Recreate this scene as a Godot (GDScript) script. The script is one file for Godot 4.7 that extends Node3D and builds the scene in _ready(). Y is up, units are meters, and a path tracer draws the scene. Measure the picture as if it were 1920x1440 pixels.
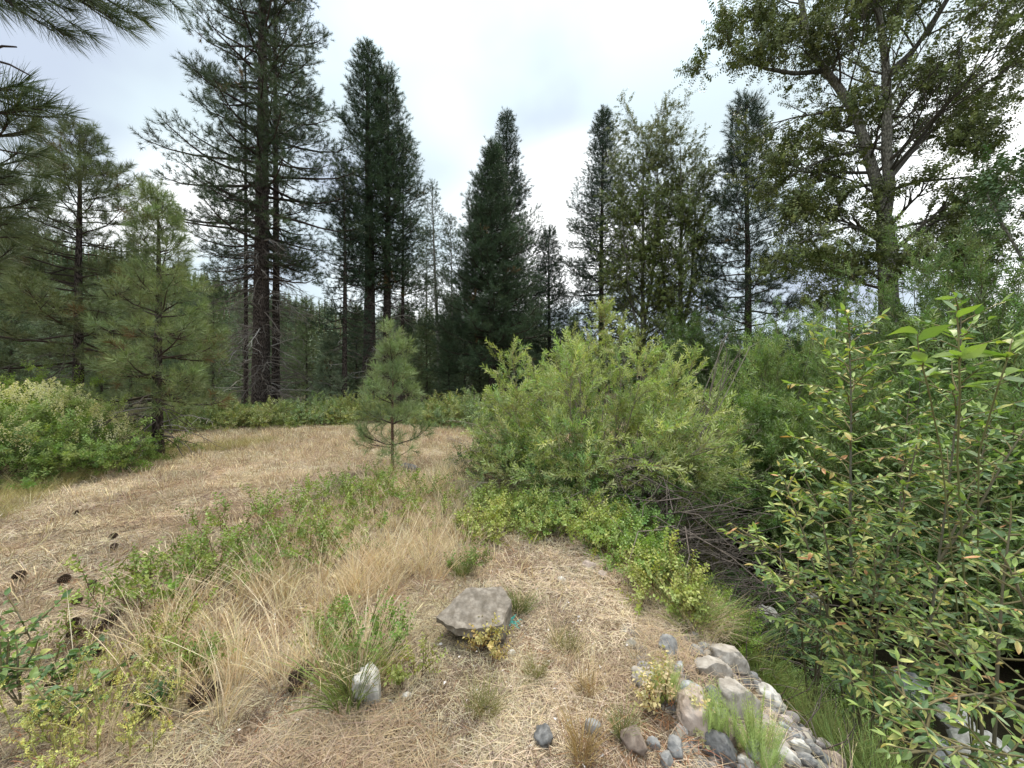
extends Node3D
# A dry grass bank above a small creek, ringed by tall pines, willows and cottonwoods, on an overcast summer day.
# Units are metres. The camera looks along -z; "d" below is the distance in front of it.

var rng := RandomNumberGenerator.new()
var hills_noise := FastNoiseLite.new()
var lumps := FastNoiseLite.new()
var M := {}      # materials
var P := {}      # small meshes that are repeated
var used := {}

const EYE := 1.7
const UNIT := 720.0

# ------------------------------------------------------------------ mesh builder
class Build:
	var v := PackedVector3Array()
	var n := PackedVector3Array()
	var c := PackedColorArray()
	var uv := PackedVector2Array()
	var idx := PackedInt32Array()
	var smooth := false

	func vert(p: Vector3, col: Color, nn := Vector3.UP, t := Vector2.ZERO) -> int:
		v.append(p)
		c.append(col)
		n.append(nn)
		uv.append(t)
		return v.size() - 1

	func tri(a: int, b: int, d: int) -> void:   # counter-clockwise as seen from outside
		idx.append(a)
		idx.append(d)
		idx.append(b)

	func tube(pts: PackedVector3Array, rad: PackedFloat32Array, sides: int, col: Color, rough := 0.0, turn := 0.0) -> void:
		smooth = true
		var first := v.size()
		var m := pts.size()
		var along := 0.0
		for k in m:
			var d: Vector3 = (pts[mini(k + 1, m - 1)] - pts[maxi(k - 1, 0)]).normalized()
			var a := Vector3.RIGHT if absf(d.y) > 0.8 else Vector3.UP
			var x := a.cross(d).normalized()
			var y := d.cross(x)
			if k > 0:
				along += pts[k].distance_to(pts[k - 1])
			for s in sides + 1:
				var q := TAU * float(s % sides) / sides + turn
				var w := 1.0
				if rough > 0.0:
					w += rough * (sin(q * 3.0 + along * 1.7) * 0.5 + sin(q * 5.0 - along * 2.9 + k * 0.7) * 0.5)
				var o := x * cos(q) + y * sin(q)
				vert(pts[k] + o * rad[k] * w, col, o, Vector2(float(s) / sides, along))
		for k in m - 1:
			for s in sides:
				var i := first + k * (sides + 1) + s
				tri(i, i + 1, i + sides + 2)
				tri(i, i + sides + 2, i + sides + 1)

	# a thin curved blade: strip of width w that bends towards bend
	func blade(p: Vector3, dir: Vector3, length: float, w: float, bend: Vector3, segs: int, side: Vector3, c0: Color, c1: Color) -> void:
		var first := v.size()
		for k in segs:
			var t := float(k) / segs
			var q := p + dir * (length * t) + bend * (t * t * length)
			var ww := w * (1.0 - 0.35 * t)
			var cc := c0.lerp(c1, t)
			vert(q - side * ww * 0.5, cc)
			vert(q + side * ww * 0.5, cc)
		vert(p + dir * length + bend * length, c1)
		for k in segs - 1:
			var i := first + k * 2
			tri(i, i + 1, i + 3)
			tri(i, i + 3, i + 2)
		var j := first + (segs - 1) * 2
		tri(j, j + 1, j + 2)

	# a leaf along dir, face towards nrm, folded along its midrib
	func leaf(p: Vector3, dir: Vector3, nrm: Vector3, length: float, w: float, fold: float, curl: float, fine: bool, c0: Color, c1: Color, ce: Color) -> void:
		var x := dir.cross(nrm).normalized()
		var z := x.cross(dir).normalized()
		if not fine:
			var b := vert(p, c0)
			var l := vert(p + dir * length * 0.42 - x * w * 0.5 + z * fold * w, ce)
			var r := vert(p + dir * length * 0.42 + x * w * 0.5 + z * fold * w, ce)
			var t := vert(p + dir * length - z * curl * length, c1)
			tri(b, r, t)
			tri(b, t, l)
			return
		var st := [[0.0, 0.06], [0.16, 0.62], [0.38, 1.0], [0.62, 0.86], [0.84, 0.42], [1.0, 0.0]]
		var rows := []
		for s in st:
			var t: float = s[0]
			var hw: float = s[1] * w * 0.5
			var q := p + dir * length * t - z * curl * length * t * t
			var wave := sin(t * 17.0 + length * 90.0) * 0.03 * w
			var cm := c0.lerp(c1, t)
			rows.append([vert(q - x * hw + z * (fold * hw * 2.0 + wave), ce.lerp(c1, t * t)), vert(q, cm), vert(q + x * hw + z * (fold * hw * 2.0 - wave), ce.lerp(c1, t * t))])
		for k in rows.size() - 1:
			var a = rows[k]
			var b = rows[k + 1]
			for s in 2:
				tri(a[s], a[s + 1], b[s + 1])
				tri(a[s], b[s + 1], b[s])

	func append(o: Build, t: Transform3D, tint: Color) -> void:
		var first := v.size()
		for k in o.v.size():
			vert(t * o.v[k], o.c[k] * tint, (t.basis * o.n[k]).normalized(), o.uv[k])
		for k in o.idx:
			idx.append(first + k)

	func mesh() -> ArrayMesh:
		var a := []
		a.resize(Mesh.ARRAY_MAX)
		a[Mesh.ARRAY_VERTEX] = v
		if smooth:
			a[Mesh.ARRAY_NORMAL] = n
		a[Mesh.ARRAY_COLOR] = c
		a[Mesh.ARRAY_TEX_UV] = uv
		a[Mesh.ARRAY_INDEX] = idx
		var m := ArrayMesh.new()
		m.add_surface_from_arrays(Mesh.PRIMITIVE_TRIANGLES, a)
		return m

# many copies of one small mesh
class Many:
	var t: Array[Transform3D] = []
	var c := PackedColorArray()
	func add(tr: Transform3D, col: Color) -> void:
		t.append(tr)
		c.append(col)

# ------------------------------------------------------------------ helpers
func rf(a: float, b: float) -> float:
	return rng.randf_range(a, b)

func L(r: float, g: float, b: float) -> Color:   # linear base colour, as vertex and copy colours are read
	return Color(r, g, b)

func vary(c: Color, k: float) -> Color:
	var s := 1.0 + rf(-k, k)
	return Color(c.r * s * (1.0 + rf(-k, k) * 0.4), c.g * s, c.b * s * (1.0 + rf(-k, k) * 0.4))

func numbered(called: String) -> String:
	if not used.has(called):
		used[called] = 0
		return called
	used[called] += 1
	return "%s_%03d" % [called, used[called]]

func thing(called: String, label: String, category: String, at := Vector3.ZERO, group := "", turn := 0.0) -> Node3D:
	var o := Node3D.new()
	o.name = numbered(called)
	add_child(o)
	o.position = at
	o.rotation.y = turn
	tag(o, label, category, group)
	return o

func tag(o: Node, label: String, category := "", group := "") -> void:
	o.set_meta("label", label)
	if category:
		o.set_meta("category", category)
	if group:
		o.set_meta("group", group)

func put(called: String, mesh: Mesh, mat: Material, parent: Node = self) -> MeshInstance3D:
	var o := MeshInstance3D.new()
	o.name = numbered(called) if parent == self else called
	o.mesh = mesh
	o.material_override = mat
	parent.add_child(o, true)
	return o

func many(called: String, mesh: Mesh, mat: Material, m: Many, parent: Node = self) -> MultiMeshInstance3D:
	var mm := MultiMesh.new()
	mm.transform_format = MultiMesh.TRANSFORM_3D
	mm.use_colors = true
	mm.mesh = mesh
	mm.instance_count = m.t.size()
	for i in m.t.size():
		mm.set_instance_transform(i, m.t[i])
		mm.set_instance_color(i, m.c[i])
	var o := MultiMeshInstance3D.new()
	o.name = numbered(called) if parent == self else called
	o.multimesh = mm
	o.material_override = mat
	parent.add_child(o, true)
	o.set_meta("kind", "stuff")
	return o

func by(d: Vector3, roll: float, s: float) -> Basis:   # y along d
	var a := Vector3.RIGHT if absf(d.y) > 0.9 else Vector3.UP
	var x := a.cross(d).normalized().rotated(d, roll)
	return Basis(x * s, d * s, x.cross(d) * s)

func faced(d: Vector3, up: Vector3, s: float) -> Basis:   # y along d, z as near to up as can be
	var x := d.cross(up).normalized()
	return Basis(x * s, d * s, x.cross(d) * s)

func rdir() -> Vector3:
	var y := rf(-1, 1)
	var a := rf(0, TAU)
	var r := sqrt(maxf(0.0, 1.0 - y * y))
	return Vector3(r * cos(a), y, r * sin(a))

# x of the top edge of the creek bank at distance d
func edge(d: float) -> float:
	var k := [[-9.0, 1.7], [1.0, 1.45], [2.2, 1.35], [3.2, 1.3], [4.4, 1.35], [5.6, 1.9], [7.2, 2.9], [9.5, 4.4], [13.0, 7.0], [22.0, 14.0], [60.0, 40.0], [500.0, 330.0]]
	for i in k.size() - 1:
		if d < k[i + 1][0]:
			return lerpf(k[i][1], k[i + 1][1], clampf((d - k[i][0]) / (k[i + 1][0] - k[i][0]), 0.0, 1.0))
	return 330.0

func gh(x: float, z: float) -> float:
	var d := -z
	var t := x - edge(d)
	var far := clampf((maxf(absf(x), d) - 30.0) / 30.0, 0.0, 1.0)
	var h := hills_noise.get_noise_2d(x, z) * 0.10 + lumps.get_noise_2d(x, z) * 0.035 + far * hills_noise.get_noise_2d(x * 0.2, z * 0.2) * 1.2
	h -= 0.14 * smoothstep(-1.0, 0.0, t)
	h -= 1.5 * smoothstep(-0.1, 1.75, t)
	h += 1.8 * smoothstep(4.4, 7.4, t) * (1.0 - 0.5 * far)
	if t > 0.3 and t < 6.5:
		h += lumps.get_noise_2d(x * 2.0, z * 2.0) * 0.06
	return h

func on(x: float, d: float, lift := 0.0) -> Vector3:
	return Vector3(x, gh(x, -d) + lift, -d)

# the point of the ground that lies in a given direction from the viewer
func spot(px: float, py: float) -> Vector3:
	var d := 0.7
	while d < 60.0:
		var x := (px - 960.0) / UNIT * d
		var y := EYE + (720.0 - py) / UNIT * d
		if y <= gh(x, -d):
			break
		d += 0.015 if d < 8.0 else 0.1
	var xx := (px - 960.0) / UNIT * d
	return on(xx, d)

func at(px: float, py: float, d: float) -> Vector3:
	return Vector3((px - 960.0) / UNIT * d, EYE + (720.0 - py) / UNIT * d, -d)

# ------------------------------------------------------------------ materials
func noise_tex(freq: float, colors: Array, stops: Array, octaves := 4, size := 512, s := 1, kind := FastNoiseLite.TYPE_SIMPLEX_SMOOTH) -> NoiseTexture2D:
	var f := FastNoiseLite.new()
	f.noise_type = kind
	f.frequency = freq
	f.fractal_octaves = octaves
	f.seed = s
	var t := NoiseTexture2D.new()
	t.width = size
	t.height = size
	t.seamless = true
	t.noise = f
	if colors.size():
		var g := Gradient.new()
		g.offsets = PackedFloat32Array(stops)
		g.colors = PackedColorArray(colors)
		t.color_ramp = g
	return t

func srgb(r: float, g: float, b: float) -> Color:
	return Color(r, g, b).linear_to_srgb()

func leaf_mat(called: String, rough: float, back: Color, spec := 0.5) -> StandardMaterial3D:
	var m := StandardMaterial3D.new()
	m.resource_name = called
	m.vertex_color_use_as_albedo = true
	m.roughness = rough
	m.metallic_specular = spec
	m.cull_mode = BaseMaterial3D.CULL_DISABLED
	if back.r + back.g > 0.0:
		m.backlight_enabled = true
		m.backlight = back
	M[called] = m
	return m

func bark_mat(called: String, dark: Color, mid: Color, pale: Color, scale: Vector3, relief: float) -> StandardMaterial3D:
	var m := StandardMaterial3D.new()
	m.resource_name = called
	m.vertex_color_use_as_albedo = true
	m.albedo_texture = noise_tex(0.022, [dark, mid, pale], [0.32, 0.5, 0.72], 5, 512, 7)
	m.roughness = 0.92
	m.metallic_specular = 0.25
	m.uv1_triplanar = true
	m.uv1_scale = scale
	m.heightmap_enabled = true
	m.heightmap_texture = noise_tex(0.022, [], [], 5, 512, 7)
	m.heightmap_scale = relief
	M[called] = m
	return m

func stone_mat(called: String, a: Color, b: Color, c: Color, freq: float, s: int) -> StandardMaterial3D:
	var m := StandardMaterial3D.new()
	m.resource_name = called
	m.albedo_texture = noise_tex(freq * 0.5, [a, b, c], [0.22, 0.52, 0.85], 6, 256, s)
	m.roughness = 0.88
	m.metallic_specular = 0.3
	m.uv1_triplanar = true
	m.uv1_scale = Vector3.ONE * 3.5
	m.heightmap_enabled = true
	m.heightmap_texture = noise_tex(0.05, [], [], 5, 256, s + 50)
	m.heightmap_scale = 0.35
	M[called] = m
	return m

func make_materials() -> void:
	leaf_mat("needles", 0.55, Color(0.45, 0.5, 0.3), 0.4)
	leaf_mat("leaves", 0.5, Color(0.75, 0.85, 0.4), 0.45)
	leaf_mat("canopy_leaves", 0.5, Color(0.42, 0.48, 0.2), 0.45)
	leaf_mat("glossy_leaves", 0.46, Color(0.7, 0.8, 0.4), 0.42)
	leaf_mat("straw", 0.75, Color(0.5, 0.45, 0.35), 0.3)
	leaf_mat("twigs", 0.85, Color(0, 0, 0), 0.25)
	bark_mat("pine_bark", srgb(0.018, 0.014, 0.012), srgb(0.058, 0.045, 0.039), srgb(0.15, 0.12, 0.105), Vector3(2.2, 0.5, 2.2), 5.0)
	bark_mat("young_bark", srgb(0.05, 0.032, 0.022), srgb(0.14, 0.085, 0.06), srgb(0.24, 0.16, 0.12), Vector3(7, 2.5, 7), 1.0)
	bark_mat("grey_bark", srgb(0.09, 0.085, 0.07), srgb(0.21, 0.20, 0.17), srgb(0.36, 0.34, 0.29), Vector3(2.0, 0.7, 2.0), 3.0)
	stone_mat("grey_stone", srgb(0.13, 0.13, 0.13), srgb(0.24, 0.235, 0.225), srgb(0.38, 0.37, 0.35), 0.03, 11)
	stone_mat("tan_stone", srgb(0.20, 0.175, 0.145), srgb(0.33, 0.295, 0.255), srgb(0.48, 0.44, 0.39), 0.035, 12)
	stone_mat("dark_stone", srgb(0.065, 0.064, 0.063), srgb(0.13, 0.128, 0.125), srgb(0.27, 0.265, 0.26), 0.05, 13)
	stone_mat("white_stone", srgb(0.27, 0.25, 0.22), srgb(0.45, 0.43, 0.39), srgb(0.62, 0.60, 0.56), 0.04, 14)
	stone_mat("blue_stone", srgb(0.16, 0.165, 0.17), srgb(0.27, 0.275, 0.28), srgb(0.43, 0.435, 0.435), 0.045, 15)
	stone_mat("pink_stone", srgb(0.24, 0.19, 0.155), srgb(0.38, 0.305, 0.255), srgb(0.52, 0.44, 0.38), 0.035, 16)
	stone_mat("brown_stone", srgb(0.10, 0.075, 0.06), srgb(0.20, 0.155, 0.125), srgb(0.33, 0.27, 0.22), 0.04, 17)
	stone_mat("boulder_stone", srgb(0.125, 0.105, 0.082), srgb(0.19, 0.163, 0.132), srgb(0.30, 0.265, 0.222), 0.03, 18)
	# ground: dry litter, with larger patches laid over
	var g := StandardMaterial3D.new()
	g.resource_name = "ground"
	g.vertex_color_use_as_albedo = true
	g.albedo_texture = noise_tex(0.05, [srgb(0.45, 0.38, 0.32), srgb(0.8, 0.76, 0.70), srgb(1.0, 0.97, 0.92)], [0.3, 0.5, 0.7], 6, 1024, 3)
	g.uv1_scale = Vector3(0.9, 0.9, 0.9)
	g.roughness = 0.95
	g.metallic_specular = 0.2
	g.heightmap_enabled = true
	g.heightmap_texture = noise_tex(0.05, [], [], 6, 1024, 3)
	g.heightmap_scale = 3.0
	M.ground = g
	var w := StandardMaterial3D.new()
	w.resource_name = "water"
	w.albedo_color = srgb(0.022, 0.018, 0.012)
	w.roughness = 0.07
	w.normal_enabled = true
	var nt := noise_tex(0.02, [], [], 3, 512, 5)
	nt.as_normal_map = true
	nt.bump_strength = 3.0
	w.normal_texture = nt
	w.uv1_triplanar = true
	w.uv1_world_triplanar = true
	w.uv1_scale = Vector3(0.9, 0.9, 0.9)
	w.normal_scale = 0.5
	M.water = w
	var net := StandardMaterial3D.new()
	net.resource_name = "netting"
	net.albedo_color = srgb(0.05, 0.42, 0.36)
	net.roughness = 0.6
	net.cull_mode = BaseMaterial3D.CULL_DISABLED
	M.netting = net

# ------------------------------------------------------------------ small repeated meshes
func whisk(b: Build, from: Vector3, dir: Vector3, count: int, length: float, w: float, stem: float, segs: int) -> void:
	var turn := by(dir, 0.0, 1.0)
	for i in count:
		var s := pow(rng.randf(), 0.75)
		var a := rf(0, TAU)
		var tilt := lerpf(1.4, 0.6, s) + rf(-0.25, 0.25)
		var out := turn * Vector3(cos(a), 0, sin(a))
		var d := (out * sin(tilt) + dir * cos(tilt)).normalized()
		var side := d.cross(rdir()).normalized()
		var k := rf(0.75, 1.15)
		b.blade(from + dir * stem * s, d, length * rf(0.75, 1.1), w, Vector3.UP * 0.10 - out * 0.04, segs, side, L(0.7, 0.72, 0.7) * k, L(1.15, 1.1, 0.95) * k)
	var first := b.v.size()
	for k in 3:
		var q := TAU * k / 3.0
		b.vert(from + turn * Vector3(cos(q) * 0.006, 0, sin(q) * 0.006), L(0.7, 0.5, 0.6))
	var top := b.vert(from + dir * stem, L(0.7, 0.5, 0.6))
	for k in 3:
		b.tri(first + k, top, first + (k + 1) % 3)

# a branchlet: one tuft of needles at its end and smaller ones on side shoots
func tuft(count: int, length: float, w: float, stem: float, segs: int, sides: int, share: float, reach: float) -> ArrayMesh:
	var b := Build.new()
	whisk(b, Vector3.ZERO, Vector3.UP, count, length, w, stem, segs)
	for i in sides:
		var a := i * 2.4 + rf(-0.6, 0.6)
		var d := (Vector3(cos(a), rf(0.2, 1.0), sin(a))).normalized()
		var from := Vector3.UP * rf(-reach * 0.8, stem * 0.3)
		var far := from + d * reach * rf(0.5, 1.0)
		whisk(b, far, (d + Vector3.UP * 0.5).normalized(), int(count * share), length * 0.9, w, stem * 0.8, segs)
		var side := d.cross(rdir()).normalized()
		b.blade(from, d, reach, 0.009, Vector3.ZERO, 1, side, L(0.7, 0.5, 0.6), L(0.7, 0.5, 0.6))
	b.smooth = false
	return b.mesh()

func sprig(count: int, stem: float, ll: float, lw: float, spread: float, droop: float, fine: bool, c0: Color, c1: Color, ce: Color, start := 0.12) -> Build:
	var b := Build.new()
	for i in count:
		var s := lerpf(start, 1.0, (i + rf(0.0, 0.8)) / count)
		var a := i * 2.4 + rf(-0.5, 0.5)
		var out := Vector3(cos(a), 0, sin(a))
		var d := (out * sin(spread) + Vector3.UP * cos(spread) + Vector3(rf(-0.25, 0.25), rf(-0.25, 0.25), rf(-0.25, 0.25)) - Vector3.UP * droop).normalized()
		var nrm := (Vector3.UP * 1.0 + out * rf(-0.3, 0.6) + rdir() * 0.55).normalized()
		var z := rf(0.75, 1.15)
		var k := rf(0.75, 1.2)
		b.leaf(Vector3.UP * stem * s + out * 0.004, d, nrm, ll * z, lw * z, rf(0.05, 0.3), rf(0.0, 0.2), fine, c0 * k, c1 * k, ce * k)
	var first := b.v.size()
	for k in 3:
		var q := TAU * k / 3.0
		b.vert(Vector3(cos(q) * 0.0035, 0, sin(q) * 0.0035), L(0.9, 0.6, 0.45))
	var top := b.vert(Vector3.UP * stem, L(0.9, 0.6, 0.45))
	for k in 3:
		b.tri(first + k, top, first + (k + 1) % 3)
	return b

func straw_mat(count: int, r: float, w: float, lmin: float, lmax: float, lift: float) -> ArrayMesh:
	var b := Build.new()
	for i in count:
		var a := rf(0, TAU)
		var q := sqrt(rng.randf()) * r
		var p := Vector3(cos(a) * q, rf(0.0, 0.015), sin(a) * q)
		var h := rf(0, TAU)
		var d := Vector3(cos(h), rf(0.05, lift), sin(h)).normalized()
		var side := d.cross(Vector3(rf(-0.6, 0.6), 1, rf(-0.6, 0.6))).normalized()
		var k := rf(0.55, 1.3)
		var tone := L(1.0, rf(0.86, 1.02), rf(0.72, 1.0)) * k
		b.blade(p, d, rf(lmin, lmax), w * rf(0.7, 1.3), Vector3(rf(-0.25, 0.25), -d.y * 0.8, rf(-0.25, 0.25)), 3, side, tone * 0.9, tone)
	return b.mesh()

func grass_clump(count: int, r: float, w: float, lmin: float, lmax: float, lean: float, heads: bool) -> ArrayMesh:
	var b := Build.new()
	for i in count:
		var a := rf(0, TAU)
		var q := sqrt(rng.randf()) * r
		var out := Vector3(cos(a), 0, sin(a))
		var d := (Vector3.UP + out * rf(0.0, lean) + Vector3(rf(-0.15, 0.15), 0, rf(-0.15, 0.15))).normalized()
		var side := d.cross(rdir()).normalized()
		var k := rf(0.65, 1.2)
		var tone := L(1.0, rf(0.9, 1.02), rf(0.75, 1.0)) * k
		var ln := rf(lmin, lmax)
		var bend := out * rf(0.05, 0.5) - Vector3.UP * rf(0.02, 0.25)
		b.blade(out * q, d, ln, w * rf(0.7, 1.3), bend, 4, side, tone * 0.8, tone * 1.05)
		if heads and rng.randf() < 0.35:
			var tip := out * q + d * ln + bend * ln
			for j in 5:
				var e := (d + bend + rdir() * 0.6).normalized()
				b.blade(tip - (d + bend) * ln * 0.02 * j, e, 0.025, 0.004, Vector3.ZERO, 1, e.cross(rdir()).normalized(), tone * 1.1, tone * 1.2)
	return b.mesh()

func horsetail() -> ArrayMesh:
	var b := Build.new()
	for i in 26:
		var a := rf(0, TAU)
		var q := sqrt(rng.randf()) * 0.07
		var out := Vector3(cos(a), 0, sin(a))
		var d := (Vector3.UP + out * rf(0.0, 0.35)).normalized()
		var ln := rf(0.22, 0.42)
		b.blade(out * q, d, ln, 0.005, out * 0.08, 3, d.cross(rdir()).normalized(), L(0.6, 0.75, 0.5), L(1, 1, 1))
		for w in 9:
			var s := ln * (0.25 + 0.08 * w)
			for j in 5:
				var h := TAU * j / 5.0 + w
				var e := (Vector3(cos(h), 1.3, sin(h))).normalized()
				b.blade(out * q + d * s, e, 0.06 * (1.15 - w * 0.09), 0.0024, Vector3.ZERO, 1, e.cross(d).normalized(), L(0.9, 0.95, 0.8), L(1.1, 1.1, 1.0))
	return b.mesh()

func plume() -> ArrayMesh:
	var b := Build.new()
	for i in 90:
		var s := rng.randf()
		var p := Vector3.UP * s * 0.16 + rdir() * (0.045 * (1.1 - s))
		b.leaf(p, rdir(), rdir(), 0.014, 0.010, 0.2, 0.0, false, L(1, 1, 1) * rf(0.7, 1.1), L(1, 0.97, 0.9), L(1, 1, 0.95))
	return b.mesh()

func far_conifer(s: int) -> ArrayMesh:
	rng.seed = s
	var b := Build.new()
	b.tube(PackedVector3Array([Vector3(0, -0.1, 0), Vector3(0, 0.9, 0)]), PackedFloat32Array([0.018, 0.004]), 5, L(0.9, 0.5, 0.4))
	for i in 130:
		var t := pow(rng.randf(), 1.4)
		var y := lerpf(0.1, 1.0, t)
		var r := 0.17 * (1.0 - t) * rf(0.6, 1.15) + 0.008
		var a := rf(0, TAU)
		var out := Vector3(cos(a), rf(-0.25, 0.5), sin(a)).normalized()
		var side := out.cross(Vector3.UP).normalized()
		var k := rf(0.6, 1.25)
		var f := b.v.size()
		var o := Vector3(0, y, 0)
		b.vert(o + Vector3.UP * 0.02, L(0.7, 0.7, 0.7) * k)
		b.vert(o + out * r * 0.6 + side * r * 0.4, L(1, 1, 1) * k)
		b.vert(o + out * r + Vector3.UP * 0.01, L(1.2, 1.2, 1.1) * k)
		b.vert(o + out * r * 0.6 - side * r * 0.4, L(1, 1, 1) * k)
		b.tri(f, f + 1, f + 2)
		b.tri(f, f + 2, f + 3)
	b.smooth = false
	return b.mesh()

func make_protos() -> void:
	rng.seed = 21
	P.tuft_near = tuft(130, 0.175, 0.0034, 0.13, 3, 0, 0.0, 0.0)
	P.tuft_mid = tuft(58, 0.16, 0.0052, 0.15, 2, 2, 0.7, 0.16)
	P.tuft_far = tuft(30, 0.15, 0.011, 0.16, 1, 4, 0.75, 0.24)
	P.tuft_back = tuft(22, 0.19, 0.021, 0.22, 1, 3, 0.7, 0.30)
	P.cottonwood = sprig(17, 0.50, 0.070, 0.058, 1.15, 0.35, false, L(0.9, 0.95, 0.8), L(1.05, 1.0, 0.9), L(1, 1, 1)).mesh()
	P.aspen = sprig(17, 0.55, 0.085, 0.07, 1.15, 0.3, false, L(0.9, 0.95, 0.8), L(1.05, 1.0, 0.9), L(1, 1, 1)).mesh()
	P.willow = sprig(24, 0.32, 0.08, 0.018, 0.75, 0.0, false, L(0.9, 0.95, 0.85), L(1.1, 1.08, 1.0), L(1, 1, 1)).mesh()
	P.willow_wide = sprig(18, 0.28, 0.078, 0.021, 0.8, 0.05, false, L(0.9, 0.95, 0.85), L(1.1, 1.08, 1.0), L(1, 1, 1)).mesh()
	P.berry = sprig(13, 0.20, 0.034, 0.025, 1.0, 0.0, false, L(0.9, 0.95, 0.85), L(1.05, 1.05, 0.9), L(1, 1, 1)).mesh()
	P.elder = sprig(16, 0.24, 0.075, 0.026, 1.15, 0.25, false, L(0.9, 0.95, 0.85), L(1.05, 1.05, 0.9), L(1, 1, 1)).mesh()
	P.poplar = sprig(12, 0.30, 0.095, 0.042, 1.15, 0.2, true, L(0.95, 1.0, 0.75), L(1.0, 1.0, 0.8), L(0.95, 1, 0.95)).mesh()
	P.straw = [straw_mat(2100, 0.42, 0.0020, 0.05, 0.20, 0.34), straw_mat(2100, 0.42, 0.0018, 0.04, 0.24, 0.28), straw_mat(2000, 0.42, 0.0022, 0.03, 0.14, 0.6)]
	P.straw_mid = straw_mat(1300, 0.46, 0.0042, 0.05, 0.20, 0.5)
	P.stubble = grass_clump(20, 0.16, 0.0045, 0.04, 0.12, 0.8, false)
	P.straw_far = straw_mat(700, 0.75, 0.0065, 0.08, 0.28, 0.4)
	P.tall = [grass_clump(26, 0.07, 0.0042, 0.22, 0.62, 0.5, true), grass_clump(20, 0.05, 0.0040, 0.3, 0.75, 0.6, true), grass_clump(34, 0.09, 0.0042, 0.15, 0.45, 0.7, true)]
	P.green_grass = grass_clump(70, 0.06, 0.0032, 0.12, 0.30, 0.55, false)
	P.soft_grass = grass_clump(60, 0.12, 0.0030, 0.15, 0.42, 0.9, false)
	P.horsetail = horsetail()
	P.plume = plume()
	P.far_conifer = far_conifer(5)
	P.far_conifer_b = far_conifer(9)

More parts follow.
